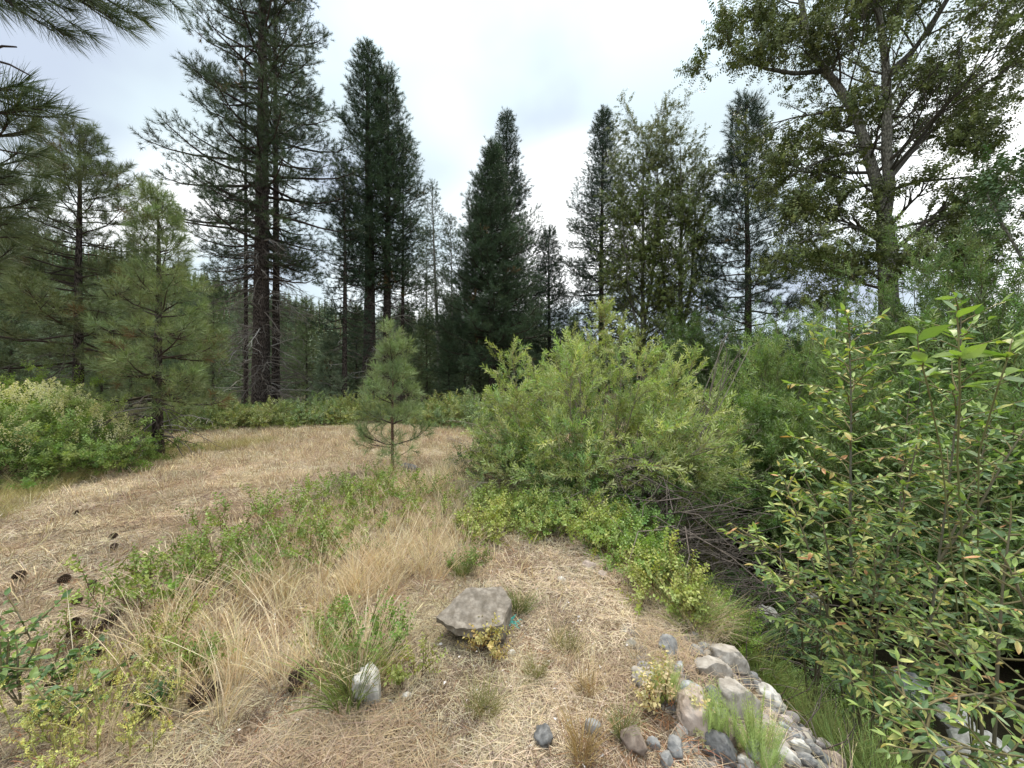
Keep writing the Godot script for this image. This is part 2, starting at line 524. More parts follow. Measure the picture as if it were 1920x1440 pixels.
# ------------------------------------------------------------------ pines
# o: h height, r trunk radius, lo crown base, rad crown radius, n limbs, seed, tuft, ts tuft scale, col needle colour,
#    p taper, e0/e1 limb angle low/high, gap twig spacing, dead number of dead limbs, dead_lo, lean
func pine(called: String, label: String, base: Vector3, o: Dictionary, group := "") -> Node3D:
	rng.seed = o.seed
	var root := thing(called, label, o.get("cat", "pine tree"), base, group)
	var h: float = o.h
	var r: float = o.r
	var lean: Vector2 = o.get("lean", Vector2.ZERO)
	var bark: Material = M[o.get("bark", "pine_bark")]
	var wig := rf(0, TAU)
	var axis := func(y: float) -> Vector3:
		var t := y / h
		return Vector3(lean.x * t + sin(t * 5.0 + wig) * r * 0.35 * t, y, lean.y * t + cos(t * 4.0 + wig) * r * 0.35 * t)
	var thick := func(y: float) -> float:
		var t := clampf(y / h, 0.0, 1.0)
		return r * (pow(1.0 - t, 0.75) * 0.96 + 0.04) + r * 0.35 * exp(-maxf(y, 0.0) / (r * 2.2 + 0.01))
	var b := Build.new()
	var pts := PackedVector3Array()
	var rad := PackedFloat32Array()
	for k in 19:
		var y := h * pow(k / 18.0, 1.35) - (0.25 if k == 0 else 0.0)
		pts.append(axis.call(y))
		rad.append(thick.call(y))
	b.tube(pts, rad, 12 if r > 0.2 else 8, L(1, 1, 1), 0.07)
	put("trunk", b.mesh(), bark, root)
	# limbs and needles
	var limbs := Build.new()
	var crown := Many.new()
	var lo: float = o.lo
	var n: int = o.n
	var ts: float = o.get("ts", 1.0)
	var gap: float = o.get("gap", 0.32)
	var col: Color = o.col
	var brown := L(0.060, 0.046, 0.038)
	var skip: float = o.get("thin", 0.0)
	for i in n:
		var t := (i + rng.randf()) / n
		if o.has("whorl"):   # young pines carry their limbs in rings, one for each year
			t = (floorf(float(i) / o.whorl) + rf(0.3, 0.55)) * o.whorl / n
		var y := lerpf(lo, h * 0.985, pow(t, o.get("crowd", 0.85)))
		var tt := (y - lo) / (h - lo)
		var f: float = pow(1.0 - tt * 0.97, o.get("p", 0.7)) * lerpf(o.get("foot", 0.75), 1.0, smoothstep(0.0, 0.22, tt))
		var ln: float = maxf(o.rad * f * rf(0.6, 1.12), o.get("least", 0.35))
		var a := i * 2.399 + rf(-0.6, 0.6)
		var el: float = lerpf(o.get("e0", -0.1), o.get("e1", 0.8), tt) + rf(-0.2, 0.2)
		var d := Vector3(cos(a) * cos(el), sin(el), sin(a) * cos(el))
		var q: Vector3 = axis.call(y)
		var lp := PackedVector3Array([q])
		var lr := PackedFloat32Array([clampf(thick.call(y) * 0.3, 0.008, 0.012 + ln * 0.018)])
		var dirs := [d]
		var wob := rdir() * 0.18
		for k in 5:
			d = (d + Vector3.UP * (o.get("up", 0.16) * (k - 1.2) * 0.5) + wob * sin(k * 1.9) + rdir() * 0.08).normalized()
			q += d * ln / 5.0
			lp.append(q)
			lr.append(lr[0] * (1.0 - (k + 1) / 6.0) + 0.004)
			dirs.append(d)
		limbs.tube(lp, lr, 5, brown * rf(0.7, 1.2))
		var shade := rf(0.75, 1.25)
		var bare: float = o.get("bare", 0.28)
		var s := ln * bare
		if rng.randf() < skip:
			s = ln * 0.7
		var flip := 1.0
		while s < ln:
			var fk := s / ln * 5.0
			var k0 := mini(int(fk), 4)
			var pp: Vector3 = lp[k0].lerp(lp[k0 + 1], fk - k0)
			var dd: Vector3 = dirs[k0 + 1]
			var sidev := dd.cross(Vector3.UP).normalized() * flip
			flip = -flip
			var sl := clampf((ln - s) * 0.42 + 0.12, 0.15, 0.85) * rf(0.6, 1.2)
			var sd := (dd * rf(0.5, 0.9) + sidev * rf(0.5, 1.0) + Vector3.UP * rf(-0.05, 0.5)).normalized()
			var e := pp + sd * sl
			if o.get("twigs", true) and sl > 0.2:
				limbs.tube(PackedVector3Array([pp, pp + sd * sl * 0.5 - Vector3.UP * 0.02, e]), PackedFloat32Array([0.010, 0.008, 0.005]), 3, brown * rf(0.7, 1.1))
			var ud := (sd + Vector3.UP * 0.35).normalized()
			var c := vary(col, 0.22) * shade
			if rng.randf() < o.get("rust", 0.015):
				c = L(0.22, 0.14, 0.06)
			crown.add(Transform3D(by(ud, rf(0, TAU), ts * rf(0.8, 1.2)), e), c)
			var m := sl
			while m > 0.34 * ts:
				m -= 0.26 * ts
				crown.add(Transform3D(by((sd + rdir() * 0.7 + Vector3.UP * 0.35).normalized(), rf(0, TAU), ts * rf(0.75, 1.1)), pp + sd * m), vary(col, 0.22) * shade)
			s += gap * rf(0.6, 1.4)
		crown.add(Transform3D(by((d + Vector3.UP * 0.3).normalized(), rf(0, TAU), ts * 1.1), q), vary(col, 0.2) * shade)
	var tip: Vector3 = axis.call(h)
	for k in 4:
		crown.add(Transform3D(by((Vector3.UP + rdir() * 0.2).normalized(), rf(0, TAU), ts * 1.1), tip - Vector3.UP * (k * 0.22 * ts)), vary(col, 0.15))
	if limbs.v.size():
		put("limbs", limbs.mesh(), M.twigs, root)
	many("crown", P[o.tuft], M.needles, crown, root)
	var nd: int = o.get("dead", 0)
	if nd:
		var dead := Build.new()
		for i in nd:
			var y := lerpf(o.dead_lo, o.get("dead_hi", lo + 1.0), rng.randf())
			dead_limb(dead, axis.call(y), rf(0, TAU), rf(0.35, 1.0) * o.get("dead_len", 2.2), clampf(thick.call(y) * 0.12, 0.008, 0.03), o.get("dead_fall", 0.5))
		put("dead_limbs", dead.mesh(), M.twigs, root)
	return root

func dead_limb(b: Build, from: Vector3, a: float, ln: float, r: float, fall: float) -> void:
	var d := Vector3(cos(a), rf(-0.15, 0.35), sin(a)).normalized()
	var q := from
	var pts := PackedVector3Array([q])
	var rad := PackedFloat32Array([r])
	var col := L(0.17, 0.145, 0.125) * rf(0.5, 1.2)
	if rng.randf() < 0.25:
		col = L(0.36, 0.33, 0.30) * rf(0.7, 1.1)
	for k in 5:
		d = (d + Vector3.DOWN * fall * 0.22 + rdir() * 0.28).normalized()
		q += d * ln / 5.0
		pts.append(q)
		rad.append(r * (1.0 - (k + 1) / 6.0) + 0.003)
		for j in (2 if k > 0 else 0):
			var e := (d + rdir() * 0.9 + Vector3.DOWN * fall * 0.4).normalized()
			var l2 := ln * rf(0.12, 0.32)
			var mid := q + e * l2 * 0.5
			var end := mid + (e + rdir() * 0.5 + Vector3.DOWN * fall * 0.3).normalized() * l2 * 0.5
			b.tube(PackedVector3Array([q, mid, end]), PackedFloat32Array([r * 0.4, r * 0.3, 0.003]), 3, col)
			if rng.randf() < 0.6:
				b.tube(PackedVector3Array([mid, mid + (e + rdir() * 0.9).normalized() * l2 * 0.5]), PackedFloat32Array([r * 0.28, 0.002]), 3, col)
	b.tube(pts, rad, 5, col)

# ------------------------------------------------------------------ broadleaf growth
# o: levels, kids [..], ratio, spread, up, step (leaf spacing), col, cv, scale, wood colour, leafless share
func grow(b: Build, crown: Many, from: Vector3, dir: Vector3, ln: float, r: float, level: int, o: Dictionary) -> void:
	var d := dir
	var q := from
	var segs := 5 if level < o.levels else 3
	var pts := PackedVector3Array([q])
	var rad := PackedFloat32Array([r])
	var dirs := [d]
	for k in segs:
		d = (d + Vector3.UP * o.up * 0.2 + rdir() * o.get("wob", 0.16)).normalized()
		q += d * ln / segs
		pts.append(q)
		rad.append(maxf(r * (1.0 - 0.8 * (k + 1) / segs), 0.0025))
		dirs.append(d)
	if r > o.get("hide", 0.0):
		b.tube(pts, rad, 7 if r > 0.06 else (5 if r > 0.02 else 3), o.wood * rf(0.75, 1.2))
	along(b, crown, pts, dirs, ln, r, level, o)

func along(b: Build, crown: Many, pts: PackedVector3Array, dirs: Array, ln: float, r: float, level: int, o: Dictionary) -> void:
	var segs := pts.size() - 1
	if level >= o.levels:
		var s: float = o.step * 0.3
		while s <= ln:
			var f := s / ln * segs
			var k := mini(int(f), segs - 1)
			leaf_spray(crown, pts[k].lerp(pts[k + 1], f - k), dirs[k + 1], o)
			s += o.step * rf(0.7, 1.3)
		leaf_spray(crown, pts[segs], dirs[segs], o)
		return
	var n: int = o.kids[level]
	for i in n:
		var t: float = lerpf(o.get("start", 0.25), 1.0, (i + rng.randf()) / n)
		var f := t * segs
		var k := mini(int(f), segs - 1)
		var p := pts[k].lerp(pts[k + 1], f - k)
		var d: Vector3 = dirs[k + 1]
		var side := d.cross(rdir()).normalized()
		var sp: float = o.spread * rf(0.6, 1.2) * (1.0 - 0.4 * t)
		var nd := (d * cos(sp) + side * sin(sp)).normalized()
		if o.has("flat"):
			nd = Vector3(nd.x, nd.y * o.flat, nd.z).normalized()
		grow(b, crown, p, nd, ln * o.ratio * rf(0.6, 1.15) * (1.15 - 0.6 * t), r * 0.5 * (1.1 - 0.5 * t), level + 1, o)

func leaf_spray(crown: Many, p: Vector3, d: Vector3, o: Dictionary) -> void:
	if o.has("dome") and pow(p.x / o.w, 2.0) + pow(p.y / o.h, 2.0) + pow(p.z / o.w, 2.0) > o.dome * rf(0.85, 1.1):
		return
	if rng.randf() < o.get("bare", 0.0):
		return
	var c := vary(o.col, o.get("cv", 0.25))
	if o.has("col2") and rng.randf() < o.get("mix", 0.15):
		c = vary(o.col2, 0.2)
	if o.has("top") and p.y > o.top_y:   # leaves turn to another colour towards the top of the plant
		c = c.lerp(vary(o.top, 0.2), clampf((p.y - o.top_y) / o.top_h, 0.0, 1.0) * rf(0.4, 1.0))
	crown.add(Transform3D(by((d + rdir() * o.get("loose", 0.9) + Vector3.UP * o.get("lift", 0.1)).normalized(), rf(0, TAU), o.scale * rf(0.75, 1.25)), p), c)

# a shrub of many stems that fan out from one root
func shrub(called: String, label: String, category: String, base: Vector3, o: Dictionary, group := "") -> Node3D:
	rng.seed = o.seed
	var root := thing(called, label, category, base, group)
	var b := Build.new()
	var crown := Many.new()
	for i in o.stems:
		var a: float = i * 2.399 + rf(-0.4, 0.4)
		var f := pow((i + 0.5) / o.stems, o.get("fan", 0.5))
		var el: float = lerpf(1.5, o.low, f) + rf(-0.12, 0.12)
		var d := Vector3(cos(a) * cos(el), sin(el), sin(a) * cos(el))
		var reach: float = 1.0 / maxf(sqrt(pow(cos(el) / o.w, 2.0) + pow(sin(el) / o.h, 2.0)), 0.01) * rf(0.72, 1.02)
		var q := Vector3(cos(a) * f * o.get("foot", 0.25) + rf(-0.05, 0.05), -0.05, sin(a) * f * o.get("foot", 0.25) + rf(-0.05, 0.05))
		if o.has("spread_x"):
			q.x += rf(-1, 1) * o.spread_x
			q.z += rf(-1, 1) * o.get("spread_z", 0.0)
		var oo := o.duplicate()
		oo.step = o.step
		grow(b, crown, q, d, reach, o.get("r", 0.012), 0, oo)
	put("stems", b.mesh(), M.twigs, root)
	many("foliage", P[o.leaf], M[o.get("mat", "leaves")], crown, root)
	return root

func tree(called: String, label: String, base: Vector3, stems: Array, o: Dictionary, category := "cottonwood tree") -> Node3D:
	rng.seed = o.seed
	var root := thing(called, label, category, base)
	var trunk := Build.new()
	var b := Build.new()
	var crown := Many.new()
	for s in stems:
		var pts := PackedVector3Array()
		var rad := PackedFloat32Array()
		var dirs := []
		var ln := 0.0
		var m: int = s.p.size()
		for k in m:
			pts.append(s.p[k] - base)
			rad.append(lerpf(s.r0, s.r1, float(k) / (m - 1)))
			if k > 0:
				ln += pts[k].distance_to(pts[k - 1])
		for k in m:
			dirs.append((pts[mini(k + 1, m - 1)] - pts[maxi(k - 1, 0)]).normalized())
		trunk.tube(pts, rad, 12 if s.r0 > 0.15 else 7, L(1, 1, 1) * s.get("tone", 1.0), 0.04)
		if s.kids > 0:
			for i in s.kids:
				var t: float = lerpf(s.start, 1.0, (i + rng.randf()) / s.kids)
				var f := t * (m - 1)
				var k := mini(int(f), m - 2)
				var p := pts[k].lerp(pts[k + 1], f - k)
				var d: Vector3 = dirs[k + 1]
				var side := d.cross(rdir()).normalized()
				var sp: float = rf(0.7, 1.35)
				var nd := (d * cos(sp) + side * sin(sp) + Vector3.UP * rf(-0.1, 0.3)).normalized()
				grow(b, crown, p, nd, s.len * rf(0.55, 1.15) * (1.1 - 0.45 * t), lerpf(s.r0, s.r1, t) * rf(0.22, 0.4), 1, o)
	put("trunk", trunk.mesh(), M[o.get("bark", "grey_bark")], root)
	put("limbs", b.mesh(), M.twigs, root)
	many("crown", P[o.leaf], M.canopy_leaves, crown, root)
	return root

# ------------------------------------------------------------------ stones and cones
func stone(s: int, size: Vector3, cuts: int, bump: float, detail := 3, given := []) -> ArrayMesh:
	var f := FastNoiseLite.new()
	f.seed = s
	f.frequency = 0.9
	f.fractal_octaves = 3
	var g := RandomNumberGenerator.new()
	g.seed = s
	var planes := []
	for i in cuts:
		var y := g.randf_range(-0.7, 1.0)
		var a := g.randf_range(0, TAU)
		planes.append([Vector3(cos(a) * sqrt(1 - y * y * 0.9), y, sin(a) * sqrt(1 - y * y * 0.9)).normalized(), g.randf_range(0.55, 0.85)])
	var b := Build.new()
	b.smooth = true
	var rings := 6 * detail
	var seg := 8 * detail
	for i in rings + 1:
		var th := PI * i / rings
		for j in seg + 1:
			var ph := TAU * float(j % seg) / seg
			var q := Vector3(sin(th) * cos(ph), cos(th), sin(th) * sin(ph))
			var w := 1.0 + f.get_noise_3dv(q * 1.6) * bump + f.get_noise_3dv(q * 5.0) * bump * 0.25
			q *= w
			var limit := 9.0
			for pl in given:   # an angular stone: cut straight along each plane
				var along: float = q.dot(pl[0].normalized())
				if along > 0.001:
					limit = minf(limit, pl[1] / along)
			if given.size():
				q *= minf(limit, 1.3) * (1.0 + f.get_noise_3dv(q * 6.0) * 0.04)
			for pl in planes:
				var over: float = q.dot(pl[0]) - pl[1]
				if over > 0.0:
					q -= pl[0] * over * 0.92
			b.vert(q * size, L(1, 1, 1), q.normalized(), Vector2(0, 0))
	for i in rings:
		for j in seg:
			var k := i * (seg + 1) + j
			b.tri(k, k + 1, k + seg + 2)
			b.tri(k, k + seg + 2, k + seg + 1)
	# smooth normals from the faces round each vertex
	var nn := PackedVector3Array()
	nn.resize(b.v.size())
	for k in range(0, b.idx.size(), 3):
		var x := b.v[b.idx[k]]
		var fn := (b.v[b.idx[k + 2]] - x).cross(b.v[b.idx[k + 1]] - x)
		for e in 3:
			nn[b.idx[k + e]] += fn
	for i in rings + 1:
		var sum := nn[i * (seg + 1)] + nn[i * (seg + 1) + seg]
		nn[i * (seg + 1)] = sum
		nn[i * (seg + 1) + seg] = sum
	for k in nn.size():
		nn[k] = nn[k].normalized() if nn[k].length() > 1e-12 else b.v[k].normalized()
	b.n = nn
	return b.mesh()

# the boulder: a flat-topped slab whose front left side is broken away underneath
func slab() -> ArrayMesh:
	var top := [Vector3(-0.25, 0.12, 0.05), Vector3(-0.07, 0.185, -0.15), Vector3(0.19, 0.19, -0.17), Vector3(0.25, 0.165, -0.07), Vector3(0.19, 0.125, 0.13), Vector3(0.03, 0.115, 0.165), Vector3(-0.11, 0.11, 0.14)]
	var mid := [Vector3(-0.245, 0.075, 0.045), Vector3(-0.09, 0.05, -0.17), Vector3(0.20, 0.05, -0.19), Vector3(0.265, 0.05, -0.06), Vector3(0.21, 0.03, 0.15), Vector3(0.045, 0.055, 0.165), Vector3(-0.105, 0.06, 0.14)]
	var low := [Vector3(-0.15, 0.0, -0.04), Vector3(-0.08, -0.08, -0.16), Vector3(0.19, -0.08, -0.18), Vector3(0.25, -0.08, -0.05), Vector3(0.20, -0.08, 0.13), Vector3(0.08, -0.02, 0.06), Vector3(-0.06, 0.0, 0.03)]
	var f := FastNoiseLite.new()
	f.seed = 5
	f.frequency = 5.0
	f.fractal_octaves = 4
	var faces := []
	for i in 7:
		var j := (i + 1) % 7
		faces.append([Vector3(0.03, 0.158, 0.0), top[j], top[i]])
		for r in [[top, mid], [mid, low]]:
			faces.append([r[0][i], r[0][j], r[1][j]])
			faces.append([r[0][i], r[1][j], r[1][i]])
		faces.append([Vector3(0.06, -0.08, -0.03), low[i], low[j]])
	for k in 4:
		var finer := []
		for t in faces:
			var ab: Vector3 = (t[0] + t[1]) * 0.5
			var bc: Vector3 = (t[1] + t[2]) * 0.5
			var ca: Vector3 = (t[2] + t[0]) * 0.5
			finer.append_array([[t[0], ab, ca], [ab, t[1], bc], [ca, bc, t[2]], [ab, bc, ca]])
		faces = finer
	var b := Build.new()
	for t in faces:
		var q := []
		for p in t:
			q.append(b.vert(p + Vector3(f.get_noise_3dv(p), f.get_noise_3dv(p + Vector3(9, 0, 0)), f.get_noise_3dv(p + Vector3(0, 9, 0))) * 0.022, L(1, 1, 1)))
		b.tri(q[0], q[1], q[2])
	return b.mesh()

func rock(called: String, label: String, p: Vector3, size: Vector3, mat: String, s: int, turn: float, group := "", cuts := 3, bump := 0.3, sink := 0.35, tilt := Vector3.ZERO) -> MeshInstance3D:
	var o := put(called, stone(s, size, cuts, bump), M[mat])
	o.position = p + Vector3.UP * (size.y * (1.0 - sink * 1.2))
	o.rotation = Vector3(tilt.x, turn, tilt.z)
	tag(o, label, "stone", group)
	return o

func cone_mesh(s: int, open: float) -> ArrayMesh:
	rng.seed = s
	var b := Build.new()
	b.tube(PackedVector3Array([Vector3(0, -0.045, 0), Vector3(0, -0.02, 0), Vector3(0, 0.02, 0), Vector3(0, 0.05, 0)]), PackedFloat32Array([0.014, 0.022, 0.018, 0.004]), 8, L(0.05, 0.033, 0.025))
	b.smooth = false
	for i in 95:
		var t := i / 94.0
		var a := i * 2.39996
		var y := lerpf(-0.045, 0.052, t)
		var r := 0.020 * sin(PI * clampf(t * 0.85 + 0.13, 0, 1)) + 0.004
		var out := Vector3(cos(a), 0, sin(a))
		var side := Vector3.UP.cross(out)
		var tl := r * 1.0 + 0.012 * open * sin(PI * clampf(t * 0.8 + 0.12, 0, 1))
		var p0 := out * r * 0.5 + Vector3.UP * y
		var tip := out * (r + tl * 0.75) + Vector3.UP * (y + tl * 0.45)
		var f := b.v.size()
		var k := rf(0.7, 1.3)
		b.vert(p0, L(0.03, 0.02, 0.015))
		b.vert(p0.lerp(tip, 0.75) + side * 0.0085, L(0.10, 0.065, 0.045) * k)
		b.vert(tip, L(0.22, 0.16, 0.12) * k)
		b.vert(p0.lerp(tip, 0.75) - side * 0.0085, L(0.10, 0.065, 0.045) * k)
		b.vert(p0.lerp(tip, 0.75) - Vector3.UP * 0.004, L(0.04, 0.026, 0.02))
		b.tri(f, f + 1, f + 2)
		b.tri(f, f + 2, f + 3)
		b.tri(f + 4, f + 2, f + 1)
		b.tri(f + 4, f + 3, f + 2)
	return b.mesh()

# ------------------------------------------------------------------ saplings with leaves that can be told apart
func leaf_meshes(length: float, w: float) -> Array:
	var tones := [
		[L(0.131, 0.211, 0.089), L(0.140, 0.221, 0.091), L(0.120, 0.202, 0.087)],
		[L(0.217, 0.305, 0.110), L(0.249, 0.332, 0.114), L(0.208, 0.295, 0.108)],
		[L(0.357, 0.462, 0.142), L(0.375, 0.463, 0.149), L(0.336, 0.444, 0.138)],
		[L(0.227, 0.312, 0.105), L(0.675, 0.631, 0.214), L(0.427, 0.432, 0.142)],
		[L(0.675, 0.553, 0.188), L(0.675, 0.401, 0.175), L(0.675, 0.675, 0.278)],
		[L(0.552, 0.284, 0.125), L(0.578, 0.214, 0.113), L(0.675, 0.438, 0.220)],
		[L(0.293, 0.373, 0.202), L(0.312, 0.391, 0.216), L(0.293, 0.373, 0.202)]]
	var out := []
	for t in tones:
		for k in 4:
			var b := Build.new()
			var q: float = [1.0, 0.82, 1.12, 0.92][k]
			b.leaf(Vector3.ZERO, Vector3.UP, Vector3.BACK, length * q, w * [1.0, 1.0, 0.9, 0.75][k], [0.12, 0.34, 0.22, 0.5][k], [0.06, 0.42, -0.18, 0.28][k], true, t[0] * q, t[1], t[2] * q)
			for i in b.v.size():   # each leaf twists a little along its length
				b.v[i] = b.v[i].rotated(Vector3.UP, b.v[i].y / length * [0.2, -0.7, 0.5, -0.3][k])
			b.smooth = false
			out.append(b.mesh())
	return out

# o: leaf_l, leaf_w, kinds (weights), seed, twigs per stem, len, start, step, individually
func sapling(called: String, label: String, category: String, base: Vector3, stems: Array, o: Dictionary, group := "") -> Node3D:
	rng.seed = o.seed
	var root := thing(called, label, category, base, group)
	var b := Build.new()
	var spots := []
	var meshes := leaf_meshes(o.leaf_l, o.leaf_w)
	for s in stems:
		var pts := PackedVector3Array()
		var rad := PackedFloat32Array()
		var m: int = s.p.size()
		for k in m:
			pts.append(s.p[k] - base)
			rad.append(lerpf(s.r, 0.004, float(k) / (m - 1)))
		b.tube(pts, rad, 7, s.get("col", L(0.17, 0.15, 0.10)))
		for i in s.kids + 1:
			var t: float = lerpf(s.start, 1.0, (i + rng.randf()) / s.kids) if i < s.kids else 1.0
			var f := clampf(t, 0.0, 0.999) * (m - 1)
			var k := mini(int(f), m - 2)
			var p := pts[k].lerp(pts[k + 1], f - k)
			var sd := (pts[k + 1] - pts[k]).normalized()
			var a: float = i * 2.4 + rf(-0.5, 0.5)
			var nd := (Vector3(cos(a), 0, sin(a)) * rf(0.7, 1.1) + sd * rf(0.35, 0.8)).normalized()
			var ln: float = s.len * rf(0.6, 1.2) * (1.05 - 0.75 * t)
			if i == s.kids:
				nd = sd
				ln = 0.12
			var q := p
			var tp := PackedVector3Array([q])
			var tr := PackedFloat32Array([0.0065])
			var d := nd
			var steps := maxi(3, int(ln / o.step))
			for j in steps:
				d = (d + rdir() * 0.10 - Vector3.UP * o.get("sag", 0.02)).normalized()
				q += d * ln / steps
				tp.append(q)
				tr.append(lerpf(0.006, 0.0022, float(j + 1) / steps))
				if float(j) / steps < 0.12 and ln > 0.3:
					continue
				for w in (2 if rng.randf() < o.get("double", 0.5) else 1):
					var side := d.cross(Vector3.UP).normalized() * (1.0 if (j + w) % 2 == 0 else -1.0)
					var ld: Vector3 = (d * rf(0.3, 0.9) + side * rf(0.3, 0.9) + Vector3.UP * rf(-0.9, 0.25) * o.get("hang", 0.7) + rdir() * 0.25).normalized()
					var up := (Vector3.UP + side * 0.3 + rdir() * 0.45).normalized()
					if absf(up.dot(ld)) > 0.93:
						up = (up + Vector3.BACK).normalized()
					spots.append([Transform3D(faced(ld, up, rf(0.5, 1.25)), q), pick(o.kinds, clampf((q.y + base.y - o.get("y0", 0.0)) / 2.0, 0, 1))])
			if ln > 0.15:
				spots.append([Transform3D(faced((d + Vector3.UP * 0.2).normalized(), Vector3.UP + rdir() * 0.3, 1.0), q), 2])
			b.tube(tp, tr, 4, s.get("twig", L(0.20, 0.17, 0.09)))
	put("stem", b.mesh(), M.twigs, root)
	var eye := Vector3(0, EYE, 0) - base
	spots.sort_custom(func(x, y): return (x[0].origin - eye).length_squared() < (y[0].origin - eye).length_squared())
	var rest := []
	for k in 7:
		rest.append(Many.new())
	var count := 0
	for sp in spots:
		var w: Vector3 = sp[0].origin + base
		var seen: bool = absf(w.x) < -w.z * 1.36 and absf(w.y - EYE) < -w.z * 1.03
		if seen and count < o.get("most", 300):
			count += 1
			var l := put("leaf", meshes[sp[1] * 4 + (count % 4)], M.glossy_leaves, root)
			l.transform = sp[0]
		else:
			rest[sp[1]].add(sp[0], L(1, 1, 1))
	for k in 7:
		if rest[k].t.size():
			many("foliage", meshes[k * 4 + k % 3], M.glossy_leaves, rest[k], root)
	return root

func pick(weights: Array, high: float) -> int:
	var total := 0.0
	for w in weights:
		total += w
	var r := rng.randf() * total
	for k in weights.size():
		r -= weights[k]
		if r <= 0.0:
			return k
	return 0

# ------------------------------------------------------------------ the scene
func sky_picture() -> ImageTexture:
	var f := FastNoiseLite.new()
	f.seed = 4
	f.frequency = 1.0
	f.fractal_octaves = 5
	f.fractal_gain = 0.5
	var g := FastNoiseLite.new()
	g.seed = 9
	g.frequency = 0.55
	g.fractal_octaves = 3
	var w := 1024
	var h := 512
	var im := Image.create(w, h, false, Image.FORMAT_RGBF)
	for j in h:
		var up := PI * (0.5 - (j + 0.5) / h)
		var sy := sin(up)
		var cy := cos(up)
		for i in w:
			var a := TAU * (i + 0.5) / w
			var x := cy * sin(a)
			var z := cy * cos(a)
			var k := 1.0 / (maxf(sy, 0.0) + 0.35)
			var n := f.get_noise_3d(x * k * 1.5, sy * 0.5, z * k * 1.5)
			var n2 := g.get_noise_3d(x * k * 1.3 + 7.0, sy * 0.6, z * k * 1.3)
			var cloud := smoothstep(-0.42, 0.12, n * 0.75 + n2 * 0.75)
			var c := Color(0.325, 0.372, 0.45).lerp(Color(0.405, 0.478, 0.515), cloud)
			c = c.lerp(Color(0.80, 0.82, 0.82), smoothstep(0.0, 0.45, n2))
			c *= 1.0 + 1.3 * smoothstep(0.5, 1.0, sy)   # brightness added towards the zenith, overcast-like, to light the scene from above
			if sy < 0.0:
				c = c.lerp(Color(0.30, 0.30, 0.27), smoothstep(0.0, 0.12, -sy))
			im.set_pixel(i, j, c)
	return ImageTexture.create_from_image(im)

func _ready() -> void:
	# camera
	var cam := Camera3D.new()
	cam.name = "camera"
	cam.fov = 90.0
	cam.position = Vector3(0, EYE, 0)
	cam.near = 0.05
	cam.far = 1500.0
	cam.current = true
	add_child(cam)
	# sky, haze, exposure
	var env := Environment.new()
	var sky := Sky.new()
	var pan := PanoramaSkyMaterial.new()
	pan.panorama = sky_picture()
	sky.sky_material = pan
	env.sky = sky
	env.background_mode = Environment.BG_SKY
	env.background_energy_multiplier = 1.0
	env.tonemap_mode = Environment.TONE_MAPPER_LINEAR
	env.tonemap_exposure = 2.0
	env.sdfgi_enabled = true
	env.ssao_enabled = true
	env.ssil_enabled = true
	var we := WorldEnvironment.new()
	we.name = "surroundings"
	we.environment = env
	add_child(we)
	# the sun, spread wide by the clouds
	var sun := DirectionalLight3D.new()
	sun.name = "sun"
	sun.light_energy = 0.62
	sun.light_color = Color(1.0, 0.96, 0.90)
	sun.light_angular_distance = 9.0
	sun.shadow_enabled = true
	sun.rotation_degrees = Vector3(-60, 160, 0)
	add_child(sun)

	hills_noise.seed = 2
	hills_noise.frequency = 0.12
	hills_noise.fractal_octaves = 3
	lumps.seed = 6
	lumps.frequency = 1.1
	lumps.fractal_octaves = 3
	make_materials()
	make_protos()
	build_ground()
	build_creek()
	build_hill()
	build_tall_trees()
	build_wood()
	build_left_trees()
	build_right_trees()
	build_shrubs()
	build_grass()
	build_small_plants()
	build_saplings()
	build_overhang()
	build_stones()
	build_cones()

func steps(near: float, reach: float, fine: float, growth: float) -> PackedFloat32Array:
	var a := PackedFloat32Array()
	var x := 0.0
	var s := fine
	while x < reach:
		a.append(x)
		if x > near:
			s *= growth
		x += s
	a.append(reach)
	return a

func build_ground() -> void:
	rng.seed = 100
	var half := steps(5.0, 450.0, 0.11, 1.09)
	var xs := PackedFloat32Array()
	for k in range(half.size() - 1, 0, -1):
		xs.append(-half[k])
	xs.append_array(half)
	var ahead := steps(8.0, 450.0, 0.11, 1.08)
	var zs := PackedFloat32Array()
	for k in range(0, 12):
		zs.append(8.0 - k * 0.66)
	for d in ahead:
		zs.append(-d)
	var b := Build.new()
	b.smooth = true
	var dry := L(0.31, 0.235, 0.17)
	var path := L(0.40, 0.31, 0.235)
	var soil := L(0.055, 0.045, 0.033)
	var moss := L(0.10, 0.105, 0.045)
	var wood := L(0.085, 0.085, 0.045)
	for z in zs:
		for x in xs:
			var d := -z
			var t := x - edge(d)
			var n := hills_noise.get_noise_2d(x * 6.0 + 50.0, z * 6.0)
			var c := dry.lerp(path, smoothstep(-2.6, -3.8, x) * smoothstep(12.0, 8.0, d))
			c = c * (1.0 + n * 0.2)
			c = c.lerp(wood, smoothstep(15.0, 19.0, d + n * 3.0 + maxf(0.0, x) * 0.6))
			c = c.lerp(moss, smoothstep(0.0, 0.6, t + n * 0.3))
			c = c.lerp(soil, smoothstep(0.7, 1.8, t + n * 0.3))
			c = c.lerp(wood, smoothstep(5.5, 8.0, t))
			var e := 0.06
			var y := gh(x, z)
			var nn := Vector3(y - gh(x + e, z), e, y - gh(x, z + e)).normalized()
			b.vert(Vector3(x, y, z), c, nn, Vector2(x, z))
	var w := xs.size()
	for j in zs.size() - 1:
		for i in w - 1:
			var k := j * w + i
			# rows run away from the viewer
			b.tri(k, k + 1, k + w + 1)
			b.tri(k, k + w + 1, k + w)
	var o := put("ground", b.mesh(), M.ground)
	o.set_meta("kind", "structure")

